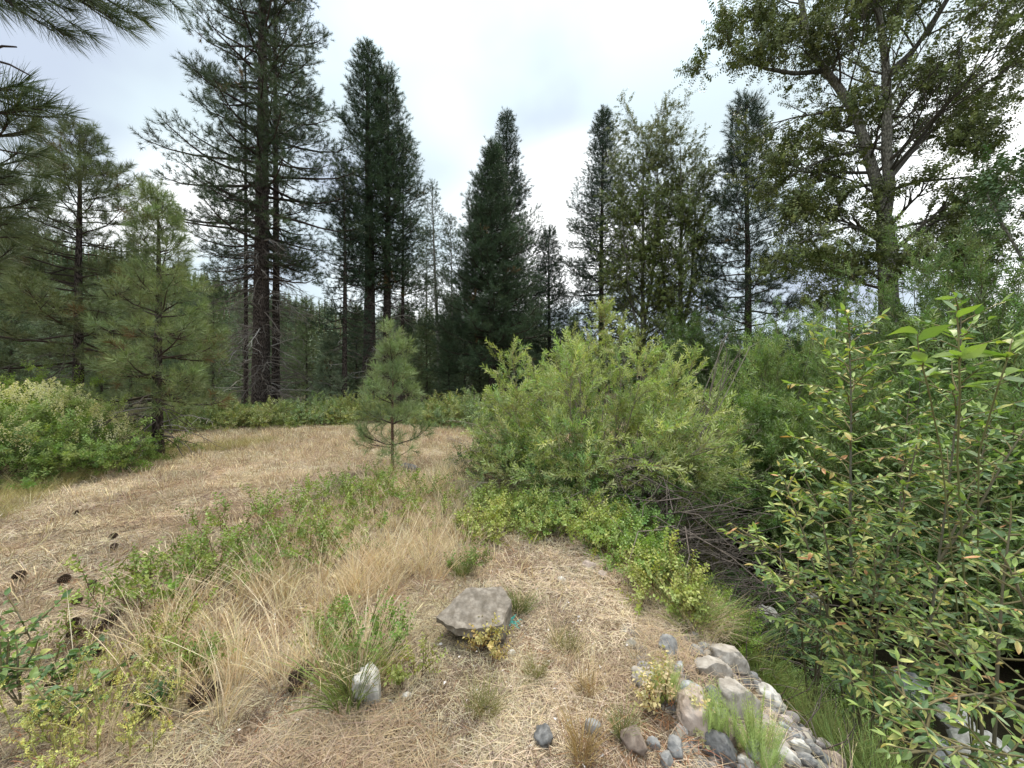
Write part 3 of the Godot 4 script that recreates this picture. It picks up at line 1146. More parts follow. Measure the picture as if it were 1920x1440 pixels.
func build_creek() -> void:
	var b := Build.new()
	b.smooth = true
	var m := 0
	for k in 50:
		var d := -6.0 + k * 0.5
		b.vert(Vector3(edge(d) + 1.0, -1.50, -d), L(1, 1, 1))
		b.vert(Vector3(edge(d) + 6.0, -1.50, -d), L(1, 1, 1))
		if k > 0:
			b.tri(m - 2, m - 1, m + 1)
			b.tri(m - 2, m + 1, m)
		m += 2
	var o := put("creek_water", b.mesh(), M.water)
	o.set_meta("kind", "structure")

func hill_y(a: float, r: float) -> float:
	# a: bearing from straight ahead (radians, right is positive); the ridge is higher on the left
	var t := clampf((r - 60.0) / 170.0, 0.0, 1.0)
	var top := lerpf(47.0, 29.0, smoothstep(-0.9, -0.3, a)) - 18.0 * smoothstep(-0.05, 0.4, a)
	return top * t * t * (3.0 - 2.0 * t) + hills_noise.get_noise_2d(a * 40.0, r * 0.12) * 4.0 * t - 1.0

func build_hill() -> void:
	var b := Build.new()
	b.smooth = true
	var na := 90
	var nr := 16
	for j in nr:
		for i in na:
			var a := lerpf(-1.35, 1.35, float(i) / (na - 1))
			var r := lerpf(58.0, 300.0, float(j) / (nr - 1))
			var p := Vector3(sin(a) * r, hill_y(a, r), -cos(a) * r)
			var q := Vector3(sin(a) * (r + 2), hill_y(a, r + 2), -cos(a) * (r + 2))
			var s := Vector3(sin(a + 0.02) * r, hill_y(a + 0.02, r), -cos(a + 0.02) * r)
			b.vert(p, L(0.075, 0.08, 0.04), (s - p).cross(q - p).normalized(), Vector2(p.x, p.z) * 0.2)
	for j in nr - 1:
		for i in na - 1:
			var k := j * na + i
			b.tri(k, k + 1, k + na + 1)
			b.tri(k, k + na + 1, k + na)
	var o := put("hill", b.mesh(), M.ground)
	o.set_meta("kind", "structure")
	rng.seed = 300
	var a := Many.new()
	var c := Many.new()
	for i in 5200:
		var an := rf(-1.1, 1.1)
		var r := sqrt(rf(75.0 * 75.0, 255.0 * 255.0))
		var h := rf(6.0, 13.0) * (0.8 + 0.4 * rng.randf())
		var t := Transform3D(Basis(Vector3.UP, rf(0, TAU)).scaled(Vector3(h * rf(0.9, 1.35), h, h * rf(0.9, 1.35))), Vector3(sin(an) * r, hill_y(an, r) - 0.3, -cos(an) * r))
		var col := vary(L(0.17, 0.22, 0.125), 0.3)
		(a if i % 2 else c).add(t, col)
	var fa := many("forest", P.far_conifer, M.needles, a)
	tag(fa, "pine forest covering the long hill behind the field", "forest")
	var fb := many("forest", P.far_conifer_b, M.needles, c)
	tag(fb, "darker pines mixed through the hillside forest", "forest")
	fa.set_meta("kind", "stuff")

const NEEDLE := Color(0.070, 0.110, 0.056)
const NEEDLE_LIGHT := Color(0.105, 0.150, 0.068)
const NEEDLE_DARK := Color(0.050, 0.080, 0.046)

func ground_at(px: float, d: float) -> Vector3:
	return on((px - 960.0) / UNIT * d, d)

func build_tall_trees() -> void:
	pine("pine_tree", "tallest pine on the left, thick dark trunk with bare dead limbs low down", ground_at(490, 19.0), {
		"h": 28.0, "r": 0.40, "lo": 7.0, "rad": 4.9, "n": 150, "seed": 501, "tuft": "tuft_far", "ts": 1.35, "col": NEEDLE_LIGHT * 0.8, "p": 0.55, "foot": 0.62, "e0": -0.25, "e1": 0.75,
		"up": 0.2, "gap": 0.30, "bare": 0.3, "crowd": 0.95, "dead": 190, "dead_lo": 1.0, "dead_hi": 10.0, "dead_len": 2.7, "dead_fall": 0.55, "rust": 0.02, "thin": 0.2})
	pine("pine_tree", "pine trunk close behind and right of the tallest left pine", ground_at(517, 19.9), {
		"h": 26.0, "r": 0.2, "lo": 8.0, "rad": 3.6, "n": 95, "seed": 502, "tuft": "tuft_far", "ts": 1.3, "col": NEEDLE * 0.9, "p": 0.55, "e0": -0.2, "e1": 0.7, "gap": 0.32,
		"dead": 60, "dead_lo": 1.0, "dead_hi": 9.0, "dead_len": 2.6, "dead_fall": 0.6, "thin": 0.25})
	pine("pine_tree", "slim pine close behind and left of the tallest left pine", ground_at(461, 20.5), {
		"h": 22.0, "r": 0.12, "lo": 6.0, "rad": 2.5, "n": 60, "seed": 503, "tuft": "tuft_far", "ts": 1.25, "col": NEEDLE, "p": 0.6, "e0": -0.3, "e1": 0.6, "gap": 0.36,
		"dead": 50, "dead_lo": 1.5, "dead_hi": 8.0, "dead_len": 2.0, "thin": 0.4})
	pine("pine_tree", "tall dense round-topped pine with a thick dark trunk left of centre", ground_at(692, 24.0), {
		"h": 22.5, "r": 0.42, "lo": 8.0, "rad": 2.9, "n": 150, "seed": 504, "tuft": "tuft_far", "ts": 1.5, "col": NEEDLE * 1.05, "p": 0.55, "foot": 0.8, "e0": -0.15, "e1": 1.05, "gap": 0.28, "up": 0.3,
		"dead": 40, "dead_lo": 2.0, "dead_hi": 9.5, "dead_len": 2.2, "crowd": 0.95})
	pine("pine_tree", "dense pine merging into the right side of the round-topped one", ground_at(726, 24.6), {
		"h": 21.6, "r": 0.30, "lo": 7.5, "rad": 2.7, "n": 130, "seed": 505, "tuft": "tuft_far", "ts": 1.45, "col": NEEDLE * 0.95, "p": 0.55, "foot": 0.85, "e0": -0.2, "e1": 1.0, "gap": 0.3, "up": 0.3, "dead": 30, "dead_lo": 2.0, "dead_hi": 9.0})
	pine("pine_tree", "slender straight pine right of the dense round-topped pines", ground_at(755, 26.0), {
		"h": 18.5, "r": 0.16, "lo": 6.0, "rad": 2.5, "n": 85, "seed": 506, "tuft": "tuft_far", "ts": 1.4, "col": NEEDLE, "p": 0.5, "e0": -0.25, "e1": 0.9, "gap": 0.34, "dead": 40, "dead_lo": 2.0, "dead_hi": 8.0})
	pine("pine_tree", "thin dark pine standing between the tallest pine and the round-topped pine", ground_at(646, 21.0), {
		"h": 13.5, "r": 0.17, "lo": 3.6, "rad": 1.75, "n": 75, "seed": 507, "tuft": "tuft_far", "ts": 1.2, "col": NEEDLE_DARK * 1.1, "p": 0.55, "e0": -0.3, "e1": 0.7, "gap": 0.34, "dead": 24, "dead_lo": 0.8, "dead_hi": 5.0, "dead_len": 1.4})
	var thin := [[826, 33.0, 19.0, 0.19, 0.75], [852, 35.0, 17.0, 0.12, 0.4], [800, 36.0, 16.5, 0.13, 0.0], [884, 31.0, 16.0, 0.17, -0.5]]
	var said := ["pale sparse pine with a slightly leaning trunk right of the round-topped pines", "spindly pale pine, nearest left of the dark pointed pine pair", "thin sparse pine just behind the slender straight one", "sparse pine with bare trunk in front of the pointed pines"]
	for i in 4:
		var a = thin[i]
		pine("pine_tree", said[i], ground_at(a[0], a[1]), {
			"h": a[2], "r": a[3], "lo": 7.0, "rad": 1.9, "n": 62, "seed": 510 + i, "tuft": "tuft_back", "ts": 1.0, "col": L(0.10, 0.125, 0.07), "p": 0.55, "e0": -0.2, "e1": 0.7, "gap": 0.42, "thin": 0.35,
			"dead": 40, "dead_lo": 3.0, "dead_hi": 10.0, "dead_len": 1.8, "lean": Vector2(-a[4], 0), "bark": "grey_bark"})
	pine("pine_tree", "dense dark cone-shaped pine in the middle, front of a pair", ground_at(922, 26.0), {
		"h": 17.8, "r": 0.24, "lo": 2.8, "rad": 5.2, "n": 230, "seed": 520, "tuft": "tuft_far", "ts": 1.5, "col": NEEDLE * 1.05, "p": 1.0, "foot": 0.85, "e0": 0.0, "e1": 0.95, "gap": 0.32, "up": 0.25, "bare": 0.2})
	pine("pine_tree", "tall pointed pine rising behind the dense cone-shaped one", ground_at(948, 33.0), {
		"h": 25.0, "r": 0.28, "lo": 5.0, "rad": 5.8, "n": 200, "seed": 521, "tuft": "tuft_back", "ts": 1.25, "col": NEEDLE_DARK, "p": 0.95, "foot": 0.8, "e0": 0.0, "e1": 0.8, "gap": 0.42, "bare": 0.2})
	pine("fir_tree", "shorter dark fir at the right foot of the pointed pine pair", ground_at(1030, 34.0), {
		"h": 15.5, "r": 0.2, "lo": 2.0, "rad": 4.2, "n": 150, "seed": 522, "tuft": "tuft_back", "ts": 1.2, "col": NEEDLE_DARK, "p": 0.9, "e0": -0.1, "e1": 0.6, "gap": 0.4, "cat": "fir tree"})
	pine("pine_tree", "dark pine behind the left edge of the yellowish aspen", ground_at(1128, 35.0), {
		"h": 26.6, "r": 0.3, "lo": 6.0, "rad": 5.2, "n": 210, "seed": 523, "tuft": "tuft_back", "ts": 1.3, "col": NEEDLE_DARK, "p": 0.8, "e0": -0.1, "e1": 0.8, "gap": 0.45})
	pine("pine_tree", "open pine with long upswept limbs left of the big cottonwood", ground_at(1402, 24.0), {
		"h": 19.6, "r": 0.25, "lo": 4.5, "rad": 4.4, "n": 84, "seed": 524, "tuft": "tuft_far", "ts": 1.9, "col": NEEDLE_DARK, "p": 0.8, "e0": 0.05, "e1": 0.9, "gap": 0.26, "up": 0.28, "bare": 0.3, "crowd": 0.9})

func build_wood() -> void:
	# the edge of the wood beyond the field, tree by tree: [px, d, height, kind]
	var rows := [
		[20, 17.0, 6.2, 1, "dark fir at the far left edge behind the flowering bush"],
		[618, 21.0, 4.3, 2, "small grey-green conifer left of the thin dark pine's trunk"],
		[575, 27.0, 7.6, 0, "bushy conifer right of the tallest pine's dead limbs"],
		[400, 25.0, 8.2, 0, "bushy conifer between the young left pine and the tallest pine"],
		[668, 27.0, 7.2, 1, "dark conifer filling the gap beside the round-topped pine's trunk"],
		[800, 27.0, 6.8, 0, "bushy conifer behind the small pine sapling's right side"],
		[842, 25.5, 5.6, 1, "dark conifer at the left edge of the big willow"],
		[765, 29.0, 7.6, 1, "dark conifer behind the small pine sapling's top"],
		[900, 28.0, 7.4, 0, "bushy conifer behind the willow's upper left edge"],
		[340, 29.0, 8.4, 1, "dark conifer behind the young left pine's right side"],
		[245, 27.0, 8.8, 0, "bushy conifer behind the young left pine's left side"],
		[190, 24.0, 7.4, 0, "bushy conifer right of the slim left pine's trunk"],
		[95, 22.0, 7.8, 2, "grey-green conifer left of the slim left pine's trunk"],
		[60, 30.0, 10.5, 0, "taller conifer behind the far left fir"],
		[1000, 33.0, 9.0, 1, "dark conifer behind the willow's middle"],
		[520, 31.0, 8.8, 1, "dark conifer behind the tallest pine's trunk"],
		[725, 33.0, 8.4, 2, "grey-green conifer in the gap right of the round-topped pines' trunks"],
		[455, 33.0, 9.2, 2, "grey-green conifer left of the tallest pine's trunk, farther back"],
		[1075, 32.0, 7.2, 0, "bushy conifer under the dark pine beside the aspen"],
	]
	for i in rows.size():
		var a = rows[i]
		var cols := [L(0.22, 0.28, 0.135), L(0.14, 0.195, 0.105), L(0.28, 0.34, 0.22)]
		pine("conifer", a[4], ground_at(a[0], a[1]), {
			"h": a[2], "r": 0.09, "lo": 0.35, "rad": a[2] * (0.24 if a[3] != 1 else 0.21), "n": 74, "seed": 600 + i, "tuft": "tuft_back", "ts": 1.0, "col": cols[a[3]], "p": 0.85, "foot": 0.9, "e0": -0.1, "e1": 0.7,
			"gap": 0.34, "bare": 0.12, "cat": "conifer", "least": 0.25})
	# the deeper wood, seen only as shapes between the nearer trees
	rng.seed = 640
	for i in 18:
		var px := rf(-40, 1080)
		var d := rf(36.0, 60.0)
		pine("wood_pine", "dark pine in the deep wood beyond the field's far edge", ground_at(px, d), {
			"h": rf(9.0, 15.0), "r": 0.13, "lo": rf(1.0, 3.0), "rad": rf(2.0, 3.2), "n": 70, "seed": 650 + i, "tuft": "tuft_back", "ts": 1.6, "col": L(0.13, 0.175, 0.10), "p": 0.8, "e0": -0.1, "e1": 0.7,
			"gap": 0.55, "twigs": false}, "pines of the deep wood")
		rng.seed = 2000 + i * 7

func build_left_trees() -> void:
	pine("young_pine", "bushy young pine with a short dark trunk at the field's left side", ground_at(296, 8.4), {
		"h": 5.75, "r": 0.105, "whorl": 6, "lo": 1.15, "rad": 1.6, "n": 60, "seed": 701, "tuft": "tuft_mid", "ts": 1.15, "col": L(0.24, 0.30, 0.13), "p": 0.9, "foot": 0.9, "e0": 0.0, "e1": 0.9, "up": 0.2, "gap": 0.22,
		"bare": 0.3, "dead": 46, "dead_lo": 0.15, "dead_hi": 1.5, "dead_len": 1.25, "dead_fall": 0.75, "rust": 0.02, "crowd": 1.0})
	pine("pine_tree", "slim pine with long drooping limbs behind the cream-flowered bush", ground_at(148, 12.0), {
		"h": 9.6, "r": 0.15, "lo": 2.2, "rad": 3.6, "n": 90, "seed": 702, "tuft": "tuft_mid", "ts": 1.35, "col": L(0.17, 0.205, 0.09), "p": 0.7, "foot": 0.8, "e0": -0.1, "e1": 0.7, "up": 0.26, "gap": 0.25, "rust": 0.10,
		"dead": 24, "dead_lo": 0.6, "dead_hi": 3.0, "dead_len": 2.0})
	pine("young_pine", "small bright green pine sapling alone in the dry grass", ground_at(736, 7.4), {
		"h": 2.5, "r": 0.035, "whorl": 5, "lo": 0.3, "rad": 0.80, "n": 26, "seed": 703, "tuft": "tuft_mid", "ts": 1.0, "col": L(0.27, 0.35, 0.16), "p": 0.62, "foot": 1.0, "e0": 0.1, "e1": 1.05, "up": 0.2, "gap": 0.2, "bare": 0.34,
		"bark": "young_bark", "rust": 0.0, "crowd": 1.0, "least": 0.2})
	# a pine whose trunk stands just out of view: its boughs hang into the upper left corner
	rng.seed = 720
	var base := on(-5.6, 2.0)
	var root := thing("near_pine", "near pine boughs with long needles hanging in at the upper left", "pine tree", base)
	var b := Build.new()
	b.tube(PackedVector3Array([Vector3(0, -0.2, 0), Vector3(0.05, 3, 0), Vector3(0, 6, 0.05), Vector3(0, 9, 0)]), PackedFloat32Array([0.22, 0.17, 0.11, 0.02]), 10, L(1, 1, 1), 0.05)
	put("trunk", b.mesh(), M.pine_bark, root)
	var limbs := Build.new()
	var crown := Many.new()
	var boughs := [
		[Vector3(0, 2.9, 0), at(20, 330, 3.0), 0.0], [Vector3(0, 3.3, 0), at(58, 245, 2.9), 0.1], [Vector3(0, 3.6, 0), at(72, 205, 2.7), 0.1], [Vector3(0, 3.9, 0), at(22, 168, 2.6), 0.1],
		[Vector3(0, 2.4, 0), at(10, 420, 3.2), 0.0], [Vector3(0, 2.7, 0), at(70, 375, 3.4), 0.1], [Vector3(0, 2.0, 0), at(20, 480, 3.6), -0.1], [Vector3(0, 3.0, 0), at(45, 300, 3.2), 0.1],
		[Vector3(0, 6.2, 0), at(205, 32, 3.1), 0.3], [Vector3(0, 6.4, 0), at(60, 10, 2.8), 0.3], [Vector3(0, 6.6, 0), at(255, -5, 3.2), 0.3], [Vector3(0, 6.8, 0), at(150, -25, 3.0), 0.3], [Vector3(0, 6.3, 0), at(120, 18, 3.0), 0.3], [Vector3(0, 6.7, 0), at(330, -30, 3.4), 0.3], [Vector3(0, 6.2, 0), at(20, 5, 2.7), 0.3], [Vector3(0, 6.3, 0), at(175, 10, 3.3), 0.3], [Vector3(0, 6.5, 0), at(235, 20, 3.4), 0.3],
	]
	for w in boughs:
		var p0: Vector3 = w[0]
		var p3: Vector3 = w[1] - base
		var p1: Vector3 = p0.lerp(p3, 0.35) + Vector3.UP * w[2] * 0.5 + Vector3(0, -0.15, 0)
		var p2: Vector3 = p0.lerp(p3, 0.75) + Vector3.UP * (w[2] * 0.3 - 0.28)
		var pts := PackedVector3Array()
		var rad := PackedFloat32Array()
		for k in 11:
			pts.append(p0.bezier_interpolate(p1, p2, p3, k / 10.0))
			rad.append(lerpf(0.024, 0.006, k / 10.0))
		limbs.tube(pts, rad, 6, L(0.045, 0.037, 0.033))
		var end := (pts[10] - pts[8]).normalized()
		var from := 4 if p0.y < 5.0 else 6
		for k in range(from, 11):
			var dd := (pts[k] - pts[k - 1]).normalized()
			for j in (2 if k < 10 else 1):
				var side := dd.cross(Vector3.UP).normalized() * (1 if j == 0 else -1)
				var sd := (dd * 0.8 + side * rf(0.3, 0.9) + Vector3.UP * rf(-0.2, 0.5)).normalized() if k < 10 else end
				var l2 := rf(0.08, 0.38) if k < 10 else 0.02
				var e := pts[k] + sd * l2
				limbs.tube(PackedVector3Array([pts[k], pts[k] + sd * l2 * 0.5 - Vector3.UP * 0.01, e]), PackedFloat32Array([0.007, 0.006, 0.005]), 4, L(0.05, 0.04, 0.035))
				crown.add(Transform3D(by((sd + Vector3.UP * 0.25).normalized(), rf(0, TAU), rf(0.85, 1.1)), e - sd * 0.1), vary(L(0.10, 0.135, 0.062), 0.2))
	# two bare twigs
	for w in [[at(-20, 95, 2.2), at(31, 88, 2.2)], [at(-20, 110, 2.3), at(56, 141, 2.3)]]:
		limbs.tube(PackedVector3Array([Vector3(0, 4.2, 0), w[0] - base, (w[0] + w[1]) * 0.5 - base + Vector3.UP * 0.015, w[1] - base]), PackedFloat32Array([0.012, 0.007, 0.006, 0.004]), 5, L(0.04, 0.035, 0.03))
	put("limbs", limbs.mesh(), M.twigs, root)
	many("needles", P.tuft_near, M.needles, crown, root)

func build_right_trees() -> void:
	var d := 12.0
	var base := ground_at(1667, d)
	var bole := [base - Vector3.UP * 0.2, at(1668, 640, d), at(1664, 500, d), at(1657, 410, d)]
	var left := [at(1659, 415, d), at(1646, 350, d + 0.1), at(1626, 285, d + 0.2), at(1605, 215, d + 0.3), at(1572, 163, d + 0.4), at(1536, 118, d + 0.5), at(1512, 55, d + 0.5), at(1500, -10, d + 0.5), at(1492, -110, d + 0.4), at(1488, -230, d + 0.3)]
	var right := [at(1658, 415, d), at(1668, 350, d - 0.1), at(1662, 280, d - 0.2), at(1664, 200, d - 0.3), at(1660, 110, d - 0.3), at(1645, 10, d - 0.3), at(1640, -120, d - 0.4), at(1645, -260, d - 0.4)]
	var limb := [at(1662, 145, d - 0.3), at(1702, 108, d - 0.5), at(1738, 60, d - 0.7), at(1775, 0, d - 0.9), at(1820, -80, d - 1.1)]
	var arm := [at(1540, 134, d + 0.5), at(1490, 138, d + 0.2), at(1440, 130, d), at(1405, 116, d - 0.1), at(1368, 117, d - 0.1)]
	var arm2 := [at(1612, 283, d + 0.2), at(1575, 290, d), at(1530, 305, d - 0.3), at(1480, 330, d - 0.6)]
	var arm3 := [at(1640, 345, d + 0.1), at(1590, 352, d + 0.6), at(1540, 372, d + 1.0)]
	var arm4 := [at(1676, 355, d - 0.1), at(1720, 340, d - 0.5), at(1775, 336, d - 0.9), at(1830, 330, d - 1.2)]
	var arm5 := [at(1672, 330, d), at(1730, 260, d + 0.6), at(1800, 200, d + 1.0), at(1880, 160, d + 1.4)]
	var arm6 := [at(1668, 430, d), at(1740, 415, d + 0.5), at(1820, 405, d + 0.9), at(1900, 400, d + 1.3)]
	var arm7 := [at(1652, 440, d), at(1595, 425, d - 0.4), at(1530, 440, d - 0.8), at(1480, 465, d - 1.0)]
	var arm8 := [at(1657, 505, d), at(1605, 515, d + 0.5), at(1545, 535, d + 0.9)]
	var arm9 := [at(1670, 475, d), at(1735, 480, d - 0.6), at(1800, 500, d - 1.0)]
	var o := {"seed": 801, "levels": 3, "kids": [0, 7, 6], "ratio": 0.56, "spread": 0.85, "up": 0.1, "step": 0.27, "scale": 1.0, "leaf": "cottonwood", "col": L(0.115, 0.14, 0.04), "col2": L(0.18, 0.21, 0.06), "mix": 0.3, "cv": 0.25, "wood": L(0.09, 0.08, 0.065), "loose": 0.9, "bare": 0.40, "start": 0.42, "bark": "grey_bark"}
	tree("cottonwood", "big cottonwood with a pale trunk forking into two stems, upper right", base, [
		{"p": bole, "r0": 0.26, "r1": 0.23, "kids": 7, "start": 0.5, "len": 2.4}, {"p": left, "r0": 0.17, "r1": 0.045, "kids": 34, "start": 0.1, "len": 2.9},
		{"p": right, "r0": 0.165, "r1": 0.045, "kids": 30, "start": 0.08, "len": 2.9}, {"p": limb, "r0": 0.13, "r1": 0.04, "kids": 9, "start": 0.2, "len": 2.2, "tone": 0.5},
		{"p": arm, "r0": 0.075, "r1": 0.02, "kids": 10, "start": 0.2, "len": 1.5, "tone": 0.5}, {"p": arm2, "r0": 0.06, "r1": 0.02, "kids": 8, "start": 0.2, "len": 1.5, "tone": 0.5},
		{"p": arm3, "r0": 0.06, "r1": 0.02, "kids": 7, "start": 0.2, "len": 1.5, "tone": 0.5}, {"p": arm4, "r0": 0.06, "r1": 0.015, "kids": 8, "start": 0.3, "len": 1.6, "tone": 0.5},
		{"p": arm5, "r0": 0.08, "r1": 0.02, "kids": 11, "start": 0.2, "len": 2.0, "tone": 0.6}, {"p": arm6, "r0": 0.05, "r1": 0.015, "kids": 9, "start": 0.2, "len": 1.7, "tone": 0.6},
		{"p": arm7, "r0": 0.05, "r1": 0.015, "kids": 9, "start": 0.2, "len": 1.4, "tone": 0.5}, {"p": arm8, "r0": 0.04, "r1": 0.012, "kids": 8, "start": 0.2, "len": 1.2, "tone": 0.5},
		{"p": arm9, "r0": 0.045, "r1": 0.012, "kids": 9, "start": 0.2, "len": 1.3, "tone": 0.5}], o)
	# two slimmer broadleaf trees right of the middle
	var specs := [
		[1205, 27.5, 20.8, 806, L(0.15, 0.185, 0.045), 3.9, "yellow-green aspen with a pointed crown, the taller of two right of centre"],
		[1276, 26.5, 18.6, 807, L(0.14, 0.175, 0.05), 3.3, "aspen with a thin pale top, right neighbour of the taller yellow-green one"]]
	for s in specs:
		var g := ground_at(s[0], s[1])
		var h: float = s[2]
		var p := [g - Vector3.UP * 0.2, g + Vector3(0.05, h * 0.2, 0), g + Vector3(-0.05, h * 0.45, 0.1), g + Vector3(0.05, h * 0.7, 0), g + Vector3(0, h * 0.97, 0)]
		var q := [g + Vector3(0, h * 0.25, 0), g + Vector3(0.6, h * 0.45, 0.3), g + Vector3(0.9, h * 0.7, 0.2), g + Vector3(1.1, h * 0.9, 0.2)]
		var r := [g + Vector3(0, h * 0.2, 0), g + Vector3(-0.9, h * 0.4, -0.2), g + Vector3(-1.3, h * 0.62, -0.3), g + Vector3(-1.4, h * 0.8, -0.3)]
		var oo := {"seed": s[3], "levels": 2, "kids": [0, 10], "ratio": 0.47, "spread": 1.0, "up": 0.12, "step": 0.26, "scale": 1.05, "leaf": "aspen", "col": s[4], "cv": 0.3, "wood": L(0.10, 0.09, 0.075), "loose": 0.9, "bare": 0.08,
			"top": L(0.28, 0.28, 0.20), "top_y": h * 0.72, "top_h": h * 0.3}
		tree("aspen", s[6], g, [
			{"p": p, "r0": 0.24, "r1": 0.02, "kids": 92, "start": 0.12, "len": s[5]}, {"p": q, "r0": 0.12, "r1": 0.02, "kids": 30, "start": 0.2, "len": s[5] * 0.65}, {"p": r, "r0": 0.12, "r1": 0.02, "kids": 26, "start": 0.15, "len": s[5] * 0.7}], oo, "aspen tree")
	# a thin bare-stemmed tree between the open pine and the cottonwood
	var g2 := ground_at(1563, 15.0)
	tree("thin_tree", "thin straight grey stem with few leaves left of the cottonwood trunk", g2, [{"p": [g2, g2 + Vector3(0.1, 3, 0), g2 + Vector3(0.05, 6, 0.1), g2 + Vector3(0.2, 8.5, 0)], "r0": 0.07, "r1": 0.015, "kids": 26, "start": 0.35, "len": 1.7}],
		{"seed": 809, "levels": 2, "kids": [0, 6], "ratio": 0.5, "spread": 0.9, "up": 0.1, "step": 0.28, "scale": 0.85, "leaf": "cottonwood", "col": L(0.10, 0.12, 0.05), "wood": L(0.12, 0.11, 0.095), "bare": 0.45}, "tree")
	# the leafy poplar that reaches in at the right edge
	var g3 := ground_at(1990, 6.8)
	tree("poplar", "dark leafy poplar reaching in at the right edge above the shrubs", g3, [
		{"p": [g3, at(1985, 560, 6.8), at(1965, 420, 6.9), at(1945, 335, 7.0)], "r0": 0.045, "r1": 0.015, "kids": 16, "start": 0.45, "len": 1.2}, {"p": [at(1980, 600, 6.8), at(1925, 500, 6.6), at(1880, 420, 6.6), at(1850, 365, 6.7)], "r0": 0.028, "r1": 0.01, "kids": 14, "start": 0.25, "len": 0.9}],
		{"seed": 810, "levels": 2, "kids": [0, 6], "ratio": 0.5, "spread": 0.8, "up": 0.35, "step": 0.24, "scale": 0.85, "leaf": "cottonwood", "col": L(0.11, 0.17, 0.07), "wood": L(0.12, 0.11, 0.08), "loose": 0.7, "bare": 0.45}, "poplar tree")

